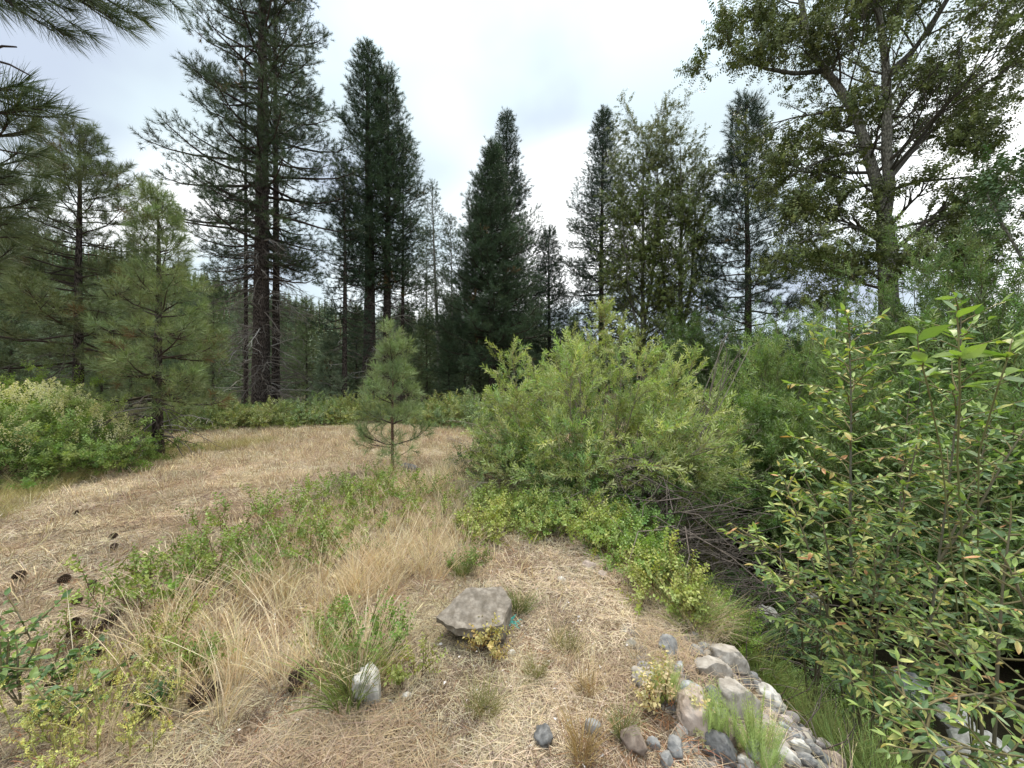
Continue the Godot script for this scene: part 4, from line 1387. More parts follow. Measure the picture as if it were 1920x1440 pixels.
func build_shrubs() -> void:
	var green := L(0.15, 0.205, 0.06)
	# the willow in the middle
	shrub("willow_bush", "large rounded willow bush with narrow grey-green leaves in the middle", "willow", on(1.55, 6.9), {
		"seed": 901, "dome": 1.08, "stems": 70, "low": 0.08, "w": 2.2, "h": 3.4, "foot": 0.55, "r": 0.016, "levels": 2, "kids": [8, 5], "ratio": 0.38, "spread": 0.85, "up": 0.08, "step": 0.17, "scale": 0.9, "leaf": "willow",
		"col": L(0.37, 0.42, 0.185), "col2": L(0.58, 0.59, 0.32), "mix": 0.3, "cv": 0.42, "wood": L(0.24, 0.20, 0.16), "loose": 0.9, "lift": 0.25, "bare": 0.16, "start": 0.3, "top": L(0.42, 0.36, 0.15), "top_y": 2.3, "top_h": 1.4})
	# long bare shoots on the willow's right
	rng.seed = 905
	var s := Build.new()
	for k in 9:
		var a := at(1260 + rf(-40, 40), 860 + rf(-30, 30), 5.9 + rf(-0.3, 0.3))
		var e := at(1400 + rf(-60, 45), 640 + rf(-30, 60), 5.6 + rf(-0.4, 0.4))
		s.tube(PackedVector3Array([a, a.lerp(e, 0.5) + Vector3(0.08, -0.05, 0), e, e + Vector3(rf(-0.1, 0.25), rf(0.1, 0.3), 0)]), PackedFloat32Array([0.012, 0.009, 0.006, 0.003]), 4, L(0.24, 0.21, 0.17) * rf(0.7, 1.2))
	var sh := put("bare_shoots", s.mesh(), M.twigs)
	tag(sh, "long pale leafless shoots leaning out of the willow's right side", "twigs")
	# low dark rose at the willow's left foot and greener growth inside it
	shrub("rose_bush", "low dark green rose bush at the willow's left foot", "rose bush", on(-0.15, 7.0), {
		"seed": 911, "stems": 26, "low": 0.15, "w": 0.85, "h": 0.85, "r": 0.006, "levels": 1, "kids": [7], "ratio": 0.5, "spread": 0.8, "up": 0.1, "step": 0.09, "scale": 0.8, "leaf": "berry", "col": L(0.11, 0.16, 0.06), "wood": L(0.12, 0.08, 0.06), "cv": 0.3})
	shrub("snowberry_bush", "fresh green snowberry growing up through the willow's foot", "snowberry", on(0.85, 6.0), {
		"seed": 912, "stems": 30, "low": 0.25, "w": 0.9, "h": 1.35, "r": 0.006, "levels": 1, "kids": [8], "ratio": 0.45, "spread": 0.8, "up": 0.1, "step": 0.1, "scale": 1.0, "leaf": "berry", "col": L(0.17, 0.28, 0.09), "wood": L(0.14, 0.10, 0.07), "cv": 0.3})
	shrub("snowberry_bush", "green snowberry under the right half of the willow", "snowberry", on(2.2, 5.8), {
		"seed": 913, "stems": 30, "low": 0.2, "w": 1.0, "h": 1.1, "r": 0.006, "levels": 1, "kids": [8], "ratio": 0.45, "spread": 0.8, "up": 0.1, "step": 0.12, "scale": 1.0, "leaf": "berry", "col": L(0.15, 0.24, 0.09), "wood": L(0.14, 0.10, 0.07), "cv": 0.3})
	# flowering bush on the left
	var fl := shrub("flowering_bush", "broad green bush topped with cream flower plumes, left of the field", "bush", on(-9.1, 6.9), {
		"seed": 921, "stems": 90, "low": 0.02, "w": 1.8, "h": 1.48, "foot": 0.8, "r": 0.01, "levels": 2, "kids": [7, 4], "start": 0.12, "ratio": 0.42, "spread": 0.8, "up": 0.1, "step": 0.13, "scale": 0.72, "leaf": "elder", "col": L(0.20, 0.285, 0.08), "col2": L(0.32, 0.38, 0.13), "mix": 0.3,
		"cv": 0.3, "wood": L(0.13, 0.10, 0.07), "loose": 0.7, "top": L(0.42, 0.46, 0.16), "top_y": 0.8, "top_h": 0.9})
	var pl := Many.new()
	rng.seed = 922
	for i in 230:
		var a := rf(0, TAU)
		var el := rf(0.35, 1.3)
		pl.add(Transform3D(by((Vector3.UP + rdir() * 0.6).normalized(), rf(0, TAU), rf(1.2, 2.0)), Vector3(cos(a) * cos(el) * 1.78, sin(el) * 1.56, sin(a) * cos(el) * 1.78)), vary(L(0.80, 0.72, 0.48), 0.12))
	many("flower_plumes", P.plume, M.leaves, pl, fl)
	shrub("yellow_bush", "bright yellow-green bush behind the flowering one, before the slim pine", "bush", ground_at(62, 11.0), {
		"seed": 923, "stems": 40, "low": 0.3, "w": 1.4, "h": 2.5, "r": 0.012, "levels": 2, "kids": [6, 4], "ratio": 0.42, "spread": 0.7, "up": 0.2, "step": 0.16, "scale": 0.9, "leaf": "elder", "col": L(0.30, 0.39, 0.09), "cv": 0.25, "wood": L(0.13, 0.1, 0.07)})
	# the green edge along the far side of the field
	var hedge := [[392, 15.0, 0.95], [440, 15.8, 1.05], [492, 15.4, 0.85], [540, 16.2, 0.95], [588, 16.8, 1.1], [632, 17.2, 1.0], [676, 17.6, 1.1], [800, 17.0, 1.1], [842, 16.4, 1.2], [350, 14.2, 0.8], [880, 15.5, 1.2]]
	var hl := ["under the young pine's right side", "between the young pine and the tallest pine", "in front of the tallest pine's foot", "just right of the tallest pine's foot", "below the tallest pine's dead limbs", "in front of the thin dark pine's foot", "left of the small pine sapling", "right of the small pine sapling", "between the small pine sapling and the willow", "behind the young pine's trunk", "touching the willow's left edge"]
	for i in hedge.size():
		var a = hedge[i]
		shrub("low_bush", "low leafy bush at the field's far edge, " + hl[i], "bush", ground_at(a[0], a[1]), {
			"seed": 930 + i, "stems": 34, "low": 0.1, "w": 1.25, "h": a[2] * [1.0, 0.7, 1.15, 0.8][i % 4], "foot": 0.6, "r": 0.006, "levels": 1, "kids": [9], "ratio": 0.45, "spread": 0.8, "up": 0.1, "step": 0.13, "scale": 1.5, "leaf": "berry",
			"col": [L(0.33, 0.36, 0.15), L(0.26, 0.33, 0.17), L(0.38, 0.39, 0.17)][i % 3], "cv": 0.3, "wood": L(0.13, 0.1, 0.07)}, "bushes along the field's far edge")
	# dark thicket behind the willow, right of the aspens
	var dark := [[1330, 13.5, 4.6, 1.7], [1405, 14.0, 5.7, 2.0], [1480, 14.0, 6.4, 2.0], [1545, 13.5, 5.2, 1.6]]
	var dl := ["behind the willow's right shoulder", "under the open pine's trunk", "right of the open pine's trunk", "left of the big cottonwood's foot"]
	for i in 4:
		var a = dark[i]
		shrub("thicket", "tall dark green thicket " + dl[i], "bush", ground_at(a[0], a[1]), {
			"seed": 945 + i, "stems": 50, "low": 0.4, "fan": 0.9, "w": a[3], "h": a[2], "foot": 0.5, "r": 0.02, "levels": 2, "kids": [8, 5], "ratio": 0.36, "spread": 0.8, "up": 0.1, "step": 0.2, "scale": 1.1, "leaf": "elder", "col": L(0.09, 0.14, 0.05), "cv": 0.3, "wood": L(0.09, 0.075, 0.06)})
	# the willow thicket on the right bank
	var bank := [
		[1455, 8.6, 3.1, 1.5, 0, "first willow right of the big rounded one"],
		[1560, 9.2, 4.0, 1.7, 1, "willow in the right thicket below the big cottonwood's trunk"],
		[1655, 8.6, 4.2, 1.6, 0, "willow in the right thicket, right of the cottonwood's foot"],
		[1745, 8.2, 4.7, 1.7, 1, "tall willow in the right thicket under the cottonwood's right limbs"],
		[1850, 7.6, 5.0, 1.7, 0, "tallest willow in the right thicket, near the photo's right edge"],
		[1940, 6.4, 4.5, 1.6, 1, "willow cut by the photo's right edge below the poplar"],
		[1390, 7.6, 1.7, 1.1, 1, "low willow filling the gap right of the bare shoots"],
		[1600, 6.6, 2.4, 1.3, 0, "low willow behind the yellowing poplar sapling's top"],
		[1760, 6.0, 2.6, 1.4, 1, "low willow behind the broad-leaved shoots"],
		[1905, 4.9, 2.0, 1.2, 0, "low willow low at the photo's right edge"]]
	for i in bank.size():
		var a = bank[i]
		var p := ground_at(a[0], a[1])
		shrub("bank_willow", a[5], "willow", p, {
			"seed": 960 + i, "dome": 1.35, "stems": 56, "low": 0.35, "fan": 0.85, "w": a[3], "h": a[2] - minf(p.y, 0.0), "foot": 0.5, "r": 0.014, "levels": 2, "kids": [8, 5], "ratio": 0.36, "spread": 0.7, "up": 0.25, "step": 0.15, "scale": 1.05, "leaf": "willow" if a[4] == 0 else "willow_wide",
			"col": L(0.26, 0.34, 0.14) if a[4] == 0 else L(0.22, 0.31, 0.115), "col2": L(0.40, 0.46, 0.24), "mix": 0.3, "cv": 0.3, "wood": L(0.13, 0.11, 0.085), "loose": 0.8, "lift": 0.25})
	# dry brush lying in the shade under the willow's right side
	rng.seed = 980
	var br := Build.new()
	for i in 700:
		var p := Vector3(rf(1.35, 3.1), 0, -rf(4.0, 5.9))
		p.y = gh(p.x, p.z) + rng.randf() * 1.0 * smoothstep(1.35, 1.9, p.x)
		var dd := Vector3(rf(-1, 1), rf(-0.35, 0.35), rf(-0.7, 0.7)).normalized()
		var ln := rf(0.35, 1.1)
		var q := p + dd * ln * 0.5 + Vector3.UP * rf(-0.06, 0.1)
		var e := p + (dd + rdir() * 0.25).normalized() * ln
		br.tube(PackedVector3Array([p, q, e]), PackedFloat32Array([rf(0.003, 0.009), 0.005, 0.0025]), 4, L(0.17, 0.14, 0.12) * rf(0.35, 1.3))
	for i in 120:
		var d := rf(1.9, 4.2)
		var p := on(edge(d) + rf(0.3, 1.7), d)
		var dd := Vector3(rf(-0.8, 0.8), rf(0.2, 1.2), rf(-0.5, 0.5)).normalized()
		var ln := rf(0.2, 0.6)
		br.tube(PackedVector3Array([p, p + dd * ln * 0.5 + Vector3(rf(-0.04, 0.04), 0, 0), p + (dd + rdir() * 0.3).normalized() * ln]), PackedFloat32Array([0.004, 0.003, 0.0015]), 4, L(0.16, 0.13, 0.11) * rf(0.4, 1.8))
	var bo := put("brush", br.mesh(), M.twigs)
	tag(bo, "tangle of dry grey brushwood in the shade on the creek bank", "brushwood")
	bo.set_meta("kind", "stuff")

func build_grass() -> void:
	rng.seed = 1001
	var tan := [L(0.54, 0.45, 0.32), L(0.65, 0.565, 0.42), L(0.42, 0.335, 0.24), L(0.52, 0.415, 0.305), L(0.70, 0.615, 0.465)]
	var mats := [Many.new(), Many.new(), Many.new(), Many.new()]
	var d := 0.55
	while d < 9.5:
		var st := 0.33 if d < 4.0 else 0.40
		var x := -1.42 * d - 0.8
		while x < minf(1.42 * d + 0.8, edge(d) + 0.5):
			var p := on(x + rf(-0.1, 0.1), d + rf(-0.1, 0.1))
			var t := p.x - edge(-p.z)
			var patch := hills_noise.get_noise_2d(p.x * 7.0 + 31.0, p.z * 7.0)
			if (t > -0.75 and p.z > -2.8 and p.z < -1.3 and rng.randf() < 0.85) or (patch < -0.2 and rng.randf() < 0.6):
				pass
			elif t < -0.12 or rng.randf() < 0.1:
				var k := rng.randi() % 3 if d < 3.3 else 3
				var c: Color = vary(tan[rng.randi() % 5], 0.15) * (1.0 + hills_noise.get_noise_2d(p.x * 9.0, p.z * 9.0) * 0.22)
				mats[k].add(Transform3D(Basis(Vector3.UP, rf(0, TAU)).scaled(Vector3(1, rf(0.5, 1.2), 1)), p - Vector3.UP * 0.005), c)
			x += st
		d += st
	for k in 4:
		var o := many("dry_litter", P.straw[k] if k < 3 else P.straw_mid, M.straw, mats[k])
		tag(o, ["matted dry straw over the near ground", "finer matted straw over the near ground", "short broken straw over the near ground", "pale matted straw along the path"][k], "dry grass")
	var bits := Many.new()
	for i in 900:
		var dd := sqrt(rf(0.8, 36.0))
		var x := rf(-1.42 * dd, minf(edge(dd) + 0.1, 1.42 * dd))
		bits.add(Transform3D(Basis(Vector3.UP, rf(0, TAU)), on(x, dd, 0.012)), vary([L(0.16, 0.10, 0.07), L(0.22, 0.17, 0.14), L(0.30, 0.15, 0.08), L(0.09, 0.07, 0.06)][i % 4], 0.3))
	tag(many("brown_litter", straw_mat(60, 0.22, 0.0024, 0.03, 0.12, 0.3), M.straw, bits), "fallen brown pine needles and twig ends among the straw", "litter")
	var far := Many.new()
	d = 8.5
	while d < 21.0:
		var x := -1.42 * d
		while x < edge(d) - 0.5:
			var p := on(x + rf(-0.2, 0.2), d + rf(-0.2, 0.2))
			var c: Color = vary(tan[rng.randi() % 5], 0.15)
			var g := hills_noise.get_noise_2d(p.x * 3.0 + 9.0, p.z * 3.0) + smoothstep(13.0, 18.0, d) * 0.7
			c = c.lerp(L(0.26, 0.29, 0.12), clampf(g, 0.0, 0.6))
			far.add(Transform3D(Basis(Vector3.UP, rf(0, TAU)), p), c)
			x += 0.75
		d += 0.75
	tag(many("dry_field", P.straw_far, M.straw, far), "short dry grass of the field beyond the path", "dry grass")
	# standing dead grass, thickest on the ridge left of the middle
	var tall := [Many.new(), Many.new(), Many.new()]
	for i in 5200:
		var dd := rf(1.2, 8.5)
		var x := rf(-1.4 * dd, minf(edge(dd) + 0.3, 1.4 * dd))
		var ridge := smoothstep(-2.9, -2.1, x) * smoothstep(-0.1, -0.8, x) * smoothstep(1.75, 2.2, dd) * smoothstep(8.0, 6.0, dd)
		var low := 0.016 + 0.03 * smoothstep(1.0, 0.4, edge(dd) - x)
		if x < -2.0 and dd < 2.2:
			low = 0.06
		if x < -3.0 and dd > 2.6:
			low = 0.010
		if rng.randf() > maxf(ridge * 0.5 * (0.55 + 0.9 * clampf(hills_noise.get_noise_2d(x * 11.0, dd * 11.0) + 0.4, 0.0, 1.0)), low):
			continue
		var p := on(x, dd)
		if p.distance_to(Vector3(-0.36, p.y, -2.75)) < 0.66 or p.distance_to(Vector3(-0.72, p.y, -1.85)) < 0.3:
			continue
		var k := rng.randi() % 3
		var c: Color = vary(tan[rng.randi() % 5].lerp(L(0.74, 0.64, 0.42), 0.5), 0.15) * 1.2
		var lean := Vector3(rf(0.0, 0.35), 1, rf(-0.2, 0.2)).normalized()
		tall[k].add(Transform3D(by(lean, rf(0, TAU), rf(0.5, 0.95) * (1.0 if ridge > 0.3 else 0.6)), p), c)
	for k in 3:
		tag(many("standing_straw", P.tall[k], M.straw, tall[k]), ["standing dead grass on the ridge left of the boulder", "tallest seeding dead grass among the ridge plants", "short standing dead grass scattered over the bank"][k], "dry grass")
	# short stubble over the path and field
	var stub := Many.new()
	for i in 6500:
		var dd := sqrt(rf(2.2 * 2.2, 15.0 * 15.0))
		var x := rf(-1.42 * dd, minf(1.0 * dd, edge(dd) - 0.2))
		stub.add(Transform3D(by(Vector3(rf(-0.3, 0.4), 1, rf(-0.3, 0.3)).normalized(), rf(0, TAU), rf(0.6, 1.3) * (1.0 + dd * 0.05)), on(x, dd)), vary(tan[rng.randi() % 5], 0.2) * rf(0.85, 1.3))
	tag(many("stubble", P.stubble, M.straw, stub), "short dry stubble standing over the path and field", "dry grass")
	# pale weeds where the field meets the left bushes
	var edge_weeds := Many.new()
	for i in 420:
		var px := rf(-30, 520)
		var dd := lerpf(5.6, 11.5, clampf(px / 520.0, 0.0, 1.0)) + rf(-0.9, 0.7)
		edge_weeds.add(Transform3D(by(Vector3(rf(-0.2, 0.2), 1, rf(-0.2, 0.2)).normalized(), rf(0, TAU), rf(0.4, 0.85)), on((px - 960.0) / UNIT * dd, dd)), vary(L(0.46, 0.43, 0.20), 0.25))
	tag(many("field_weeds", P.soft_grass, M.straw, edge_weeds), "pale yellow weeds along the foot of the left bushes", "weeds")
	# green grass down the bank
	var soft := Many.new()
	for i in 760:
		var dd := rf(1.3, 5.0)
		var t := rf(0.0, 1.7)
		var x := edge(dd) + t
		if dd < 2.75 and t < 0.55:
			continue
		if dd > 3.4 and rng.randf() < 0.8 or lumps.get_noise_2d(x * 1.3, dd * 1.3) < -0.12:
			continue
		soft.add(Transform3D(by(Vector3(rf(-0.3, 0.3), 1, rf(-0.2, 0.3)).normalized(), rf(0, TAU), rf(0.7, 1.15)), on(x, dd)), vary([L(0.26, 0.35, 0.11), L(0.20, 0.32, 0.09), L(0.36, 0.38, 0.14), L(0.42, 0.36, 0.20)][rng.randi() % 4 if rng.randf() < 0.5 else 0], 0.3))
	tag(many("bank_grass", P.soft_grass, M.straw, soft), "soft green grass down the shaded creek bank", "grass")
	# pale weeds by the willow's left side
	var pale := Many.new()
	for i in 220:
		var dd := rf(5.4, 8.8)
		var x := rf(-1.5, 0.3)
		pale.add(Transform3D(by(Vector3(rf(-0.2, 0.2), 1, rf(-0.2, 0.2)).normalized(), rf(0, TAU), rf(0.5, 0.9)), on(x, dd)), vary(L(0.36, 0.36, 0.24), 0.2))
	tag(many("grey_weeds", P.soft_grass, M.straw, pale), "grey-green weeds between the pine sapling and the willow", "weeds")

func small_shrub(label: String, p: Vector3, w: float, h: float, s: int, col: Color, group := "", o := {}) -> Node3D:
	var d := {"seed": s, "stems": int(7 + w * 21), "low": 0.45, "w": w, "h": h, "foot": w * 0.5, "r": 0.004, "levels": 1, "kids": [6], "ratio": 0.4, "spread": 0.8, "up": 0.3, "step": 0.085, "scale": 0.85, "leaf": "berry", "col": col, "cv": 0.3, "wood": L(0.12, 0.075, 0.05), "start": 0.35}
	d.merge(o, true)
	return shrub("snowberry", label, "snowberry", p, d, group)

func build_small_plants() -> void:
	# snowberry along the crest of the ridge, from near left to the pine sapling
	var a := [
		[262, 1160, 0.34, 0.52, "nearest snowberry clump at the left end of the ridge"], [330, 1120, 0.34, 0.50, "second snowberry clump from the ridge's left end"], [392, 1090, 0.36, 0.5, "snowberry with dark stems a third of the way up the ridge"],
		[430, 1035, 0.40, 0.58, "tall dark-stemmed snowberry halfway up the ridge"], [520, 1000, 0.48, 0.58, "broad snowberry clump above the ridge's middle"], [585, 985, 0.46, 0.50, "snowberry clump right of the broad middle one"],
		[630, 965, 0.48, 0.48, "snowberry clump left below the pine sapling"], [665, 935, 0.5, 0.48, "snowberry clump just left of the pine sapling's foot"], [720, 925, 0.5, 0.46, "snowberry clump in front of the pine sapling's foot"],
		[775, 945, 0.46, 0.42, "snowberry clump right of the pine sapling's foot"], [640, 1030, 0.4, 0.42, "snowberry among the dead grass of the upper ridge"], [560, 1070, 0.36, 0.42, "snowberry among the dead grass of the middle ridge"],
		[820, 985, 0.36, 0.40, "snowberry above and left of the boulder"], [480, 1075, 0.34, 0.42, "thin snowberry in the dead grass below the tall one"], [700, 985, 0.42, 0.42, "snowberry in front of the clump by the pine sapling"]]
	for i in a.size():
		small_shrub(a[i][4], spot(a[i][0], a[i][1]), a[i][2], a[i][3], 1100 + i, L(0.24, 0.31, 0.085) if i % 2 else L(0.29, 0.35, 0.10), "", {"kids": [4], "bare": 0.2, "stems": 9})
	# the yellow-green row between the dry bank and the willow
	var y := [
		[930, 965, 0.34, 0.34, "leftmost yellow-green clump of the row before the willow"], [975, 985, 0.34, 0.34, "second yellow-green clump of the row before the willow"], [1020, 985, 0.4, 0.36, "pale yellow clump in the middle of the row before the willow"],
		[1070, 1000, 0.4, 0.38, "brightest yellow-green clump, right of the pale one"], [1120, 1010, 0.4, 0.40, "yellow-green clump left of the shaded brushwood"], [1160, 1040, 0.34, 0.36, "yellow-green clump at the edge of the bank"],
		[1195, 1015, 0.36, 0.46, "greener clump against the dark brushwood"], [1245, 1125, 0.26, 0.44, "round leafy clump at the right end of the row"], [1205, 1080, 0.22, 0.30, "small yellow clump left of the round one"],
		[1085, 950, 0.44, 0.5, "green clump behind the brightest yellow one"], [905, 1010, 0.26, 0.34, "sparse yellow-green sprouts above the boulder"]]
	for i in y.size():
		small_shrub(y[i][4], spot(y[i][0], y[i][1]), y[i][2], y[i][3], 1130 + i, [L(0.37, 0.43, 0.14), L(0.44, 0.46, 0.16), L(0.31, 0.41, 0.13)][i % 3] if i != 6 and i != 9 else L(0.22, 0.34, 0.11), "", {"scale": 0.8, "kids": [8]})
	# sprouts in the foreground
	var f := [
		[705, 1235, 0.16, 0.40, "leafy snowberry sprouts above the white rock"], [640, 1230, 0.10, 0.32, "two-stemmed snowberry left of the white rock sprouts"], [608, 1200, 0.10, 0.24, "small yellowing snowberry in the dead grass"], [380, 1275, 0.10, 0.42, "single tall stem with yellow-green leaves in the left dead grass"],
		[300, 1250, 0.14, 0.40, "yellowing snowberry at the ridge's foot"], [880, 1075, 0.14, 0.22, "low sprouts above the boulder's top"], [912, 1222, 0.06, 0.20, "thin golden weed growing before the boulder"], [300, 1335, 0.06, 0.14, "small dark-leaved seedling left of the big cone"],
		[1250, 1340, 0.10, 0.24, "dry cream-leaved weed at the left edge of the cobbles"], [765, 1290, 0.08, 0.22, "thin yellow sprig at the white rock's right side"]]
	for i in f.size():
		small_shrub(f[i][4], spot(f[i][0], f[i][1]), f[i][2], f[i][3], 1150 + i, [L(0.22, 0.32, 0.09), L(0.24, 0.32, 0.09), L(0.26, 0.30, 0.08), L(0.24, 0.30, 0.08), L(0.27, 0.3, 0.08), L(0.2, 0.26, 0.07), L(0.52, 0.40, 0.16), L(0.06, 0.11, 0.04), L(0.62, 0.50, 0.30), L(0.33, 0.34, 0.1)][i], "", {"low": 1.0, "stems": 5 if i != 0 else 9, "kids": [4], "scale": 0.62, "step": 0.1})
	# tufts of green grass: [px, py, size, kind, label]
	var g := [
		[650, 1310, 1.45, 0, "long green grass tuft left of the white rock"], [968, 1150, 0.9, 0, "green grass tuft at the boulder's right end"], [1060, 1222, 0.75, 1, "flattened olive grass tuft right of the boulder"], [862, 1085, 0.8, 0, "green grass tuft above the boulder"],
		[905, 1340, 0.75, 1, "thin olive grass tuft below the boulder"], [1097, 1305, 0.6, 2, "rusty grass tuft left of the cobbles"], [1163, 1378, 0.55, 0, "small green tuft left of the lowest cobbles"], [1003, 1275, 0.6, 1, "sparse grass tuft between boulder and cobbles"], [1080, 1420, 0.8, 2, "straw-coloured grass tuft at the photo's bottom edge"]]
	for i in g.size():
		var p := spot(g[i][0], g[i][1])
		rng.seed = 1170 + i
		var root := thing("grass_tuft", g[i][4], "grass tuft", p)
		var m := Many.new()
		var col: Color = [L(0.22, 0.28, 0.09), L(0.30, 0.30, 0.12), L(0.48, 0.36, 0.18)][g[i][3]]
		for k in 3:
			m.add(Transform3D(by(Vector3(rf(-0.2, 0.3), 1, rf(-0.2, 0.2)).normalized(), rf(0, TAU), g[i][2] * rf(0.8, 1.1)), Vector3(rf(-0.04, 0.04), 0, rf(-0.04, 0.04))), vary(col, 0.15))
		many("blades", P.green_grass, M.straw, m, root)
	# horsetails by the cobbles
	var h := [[1345, 1400, 0.95, "feathery horsetail in the middle of the cobbles"], [1240, 1320, 0.75, "feathery horsetail at the cobbles' left edge"], [1470, 1320, 1.0, "tall bright horsetail behind the whitish cobble"], [1500, 1345, 0.85, "bright horsetail right of the whitish cobble"],
		[1395, 1245, 0.75, "horsetail behind the large rounded cobble"], [1420, 1440, 0.8, "horsetail among the lowest cobbles"], [1560, 1410, 0.9, "horsetail right of the small grey cobbles"], [1440, 1280, 0.85, "horsetail at the top of the green bank"]]
	for i in h.size():
		rng.seed = 1190 + i
		var root := thing("horsetail", h[i][3], "horsetail", spot(h[i][0], h[i][1]))
		var m := Many.new()
		for k in 3:
			m.add(Transform3D(by(Vector3(rf(-0.3, 0.3), 1, rf(-0.2, 0.2)).normalized(), rf(0, TAU), h[i][2] * rf(0.6, 0.95)), Vector3(rf(-0.07, 0.07), 0, rf(-0.07, 0.07))), vary(L(0.42, 0.50, 0.18), 0.15))
		many("fronds", P.horsetail, M.straw, m, root)
	# small roses on the green bank
	var r := [[1505, 1240, 0.26, 0.42, "blue-green rose bush on the grassy creek bank"], [1600, 1290, 0.26, 0.42, "pale green rose bush right of the blue-green one"], [1345, 1190, 0.22, 0.34, "yellow-green rose shoots above the cobbles"], [1560, 1340, 0.26, 0.36, "rose bush below the pale green one"], [1380, 1110, 0.24, 0.36, "small green rose bush under the dark brushwood"],
		[1425, 1205, 0.24, 0.36, "grey-green rose bush in the middle of the grassy bank"], [1470, 1300, 0.2, 0.3, "small rose bush right of the whitish cobble"], [1330, 1140, 0.22, 0.3, "rose shoots at the top of the grassy bank"], [1445, 1150, 0.28, 0.42, "green rose bush left of the hanging poplar leaves"],
		[1660, 1340, 0.3, 0.44, "rose bush low over the creek at the lower right"], [1530, 1205, 0.3, 0.46, "rose bush behind the blue-green one"], [1610, 1400, 0.22, 0.3, "rose bush near the bottom edge right of the cobbles"]]
	for i in r.size():
		shrub("rose_bush", r[i][4], "rose bush", spot(r[i][0], r[i][1]), {"seed": 1210 + i, "stems": 12, "low": 0.6, "w": r[i][2], "h": r[i][3], "foot": 0.1, "r": 0.004, "levels": 1, "kids": [7], "ratio": 0.45, "spread": 0.8, "up": 0.2, "step": 0.07, "scale": 0.62, "leaf": "berry",
			"col": [L(0.13, 0.20, 0.11), L(0.21, 0.27, 0.10), L(0.20, 0.28, 0.06), L(0.12, 0.19, 0.07), L(0.10, 0.17, 0.07)][i % 5] * 1.5, "cv": 0.25, "wood": L(0.10, 0.06, 0.05)})
	# yellowing mustard in the lower left corner
	var ms := [[60, 1390, "pale yellow-green weed in the lower left corner"], [150, 1420, "pale yellow-green weed at the bottom edge, right of the corner one"], [235, 1340, "yellow seeding weed above the bottom left ones"], [120, 1330, "pale weed behind the lower left corner one"], [205, 1430, "leafy yellow-green weed low at the bottom left"], [275, 1275, "thin yellow weed at the ridge's left foot"]]
	for i in ms.size():
		rng.seed = 1230 + i
		var p := spot(ms[i][0], ms[i][1])
		shrub("yellow_weed", ms[i][2], "weed", p, {"seed": 1240 + i, "stems": 9, "low": 0.9, "w": 0.2, "h": 0.36, "foot": 0.14, "r": 0.003, "levels": 1, "kids": [5], "ratio": 0.3, "spread": 0.6, "up": 0.4, "step": 0.06, "scale": 0.26, "leaf": "berry", "col": L(0.62, 0.60, 0.22), "cv": 0.25, "wood": L(0.30, 0.30, 0.10), "loose": 1.2})

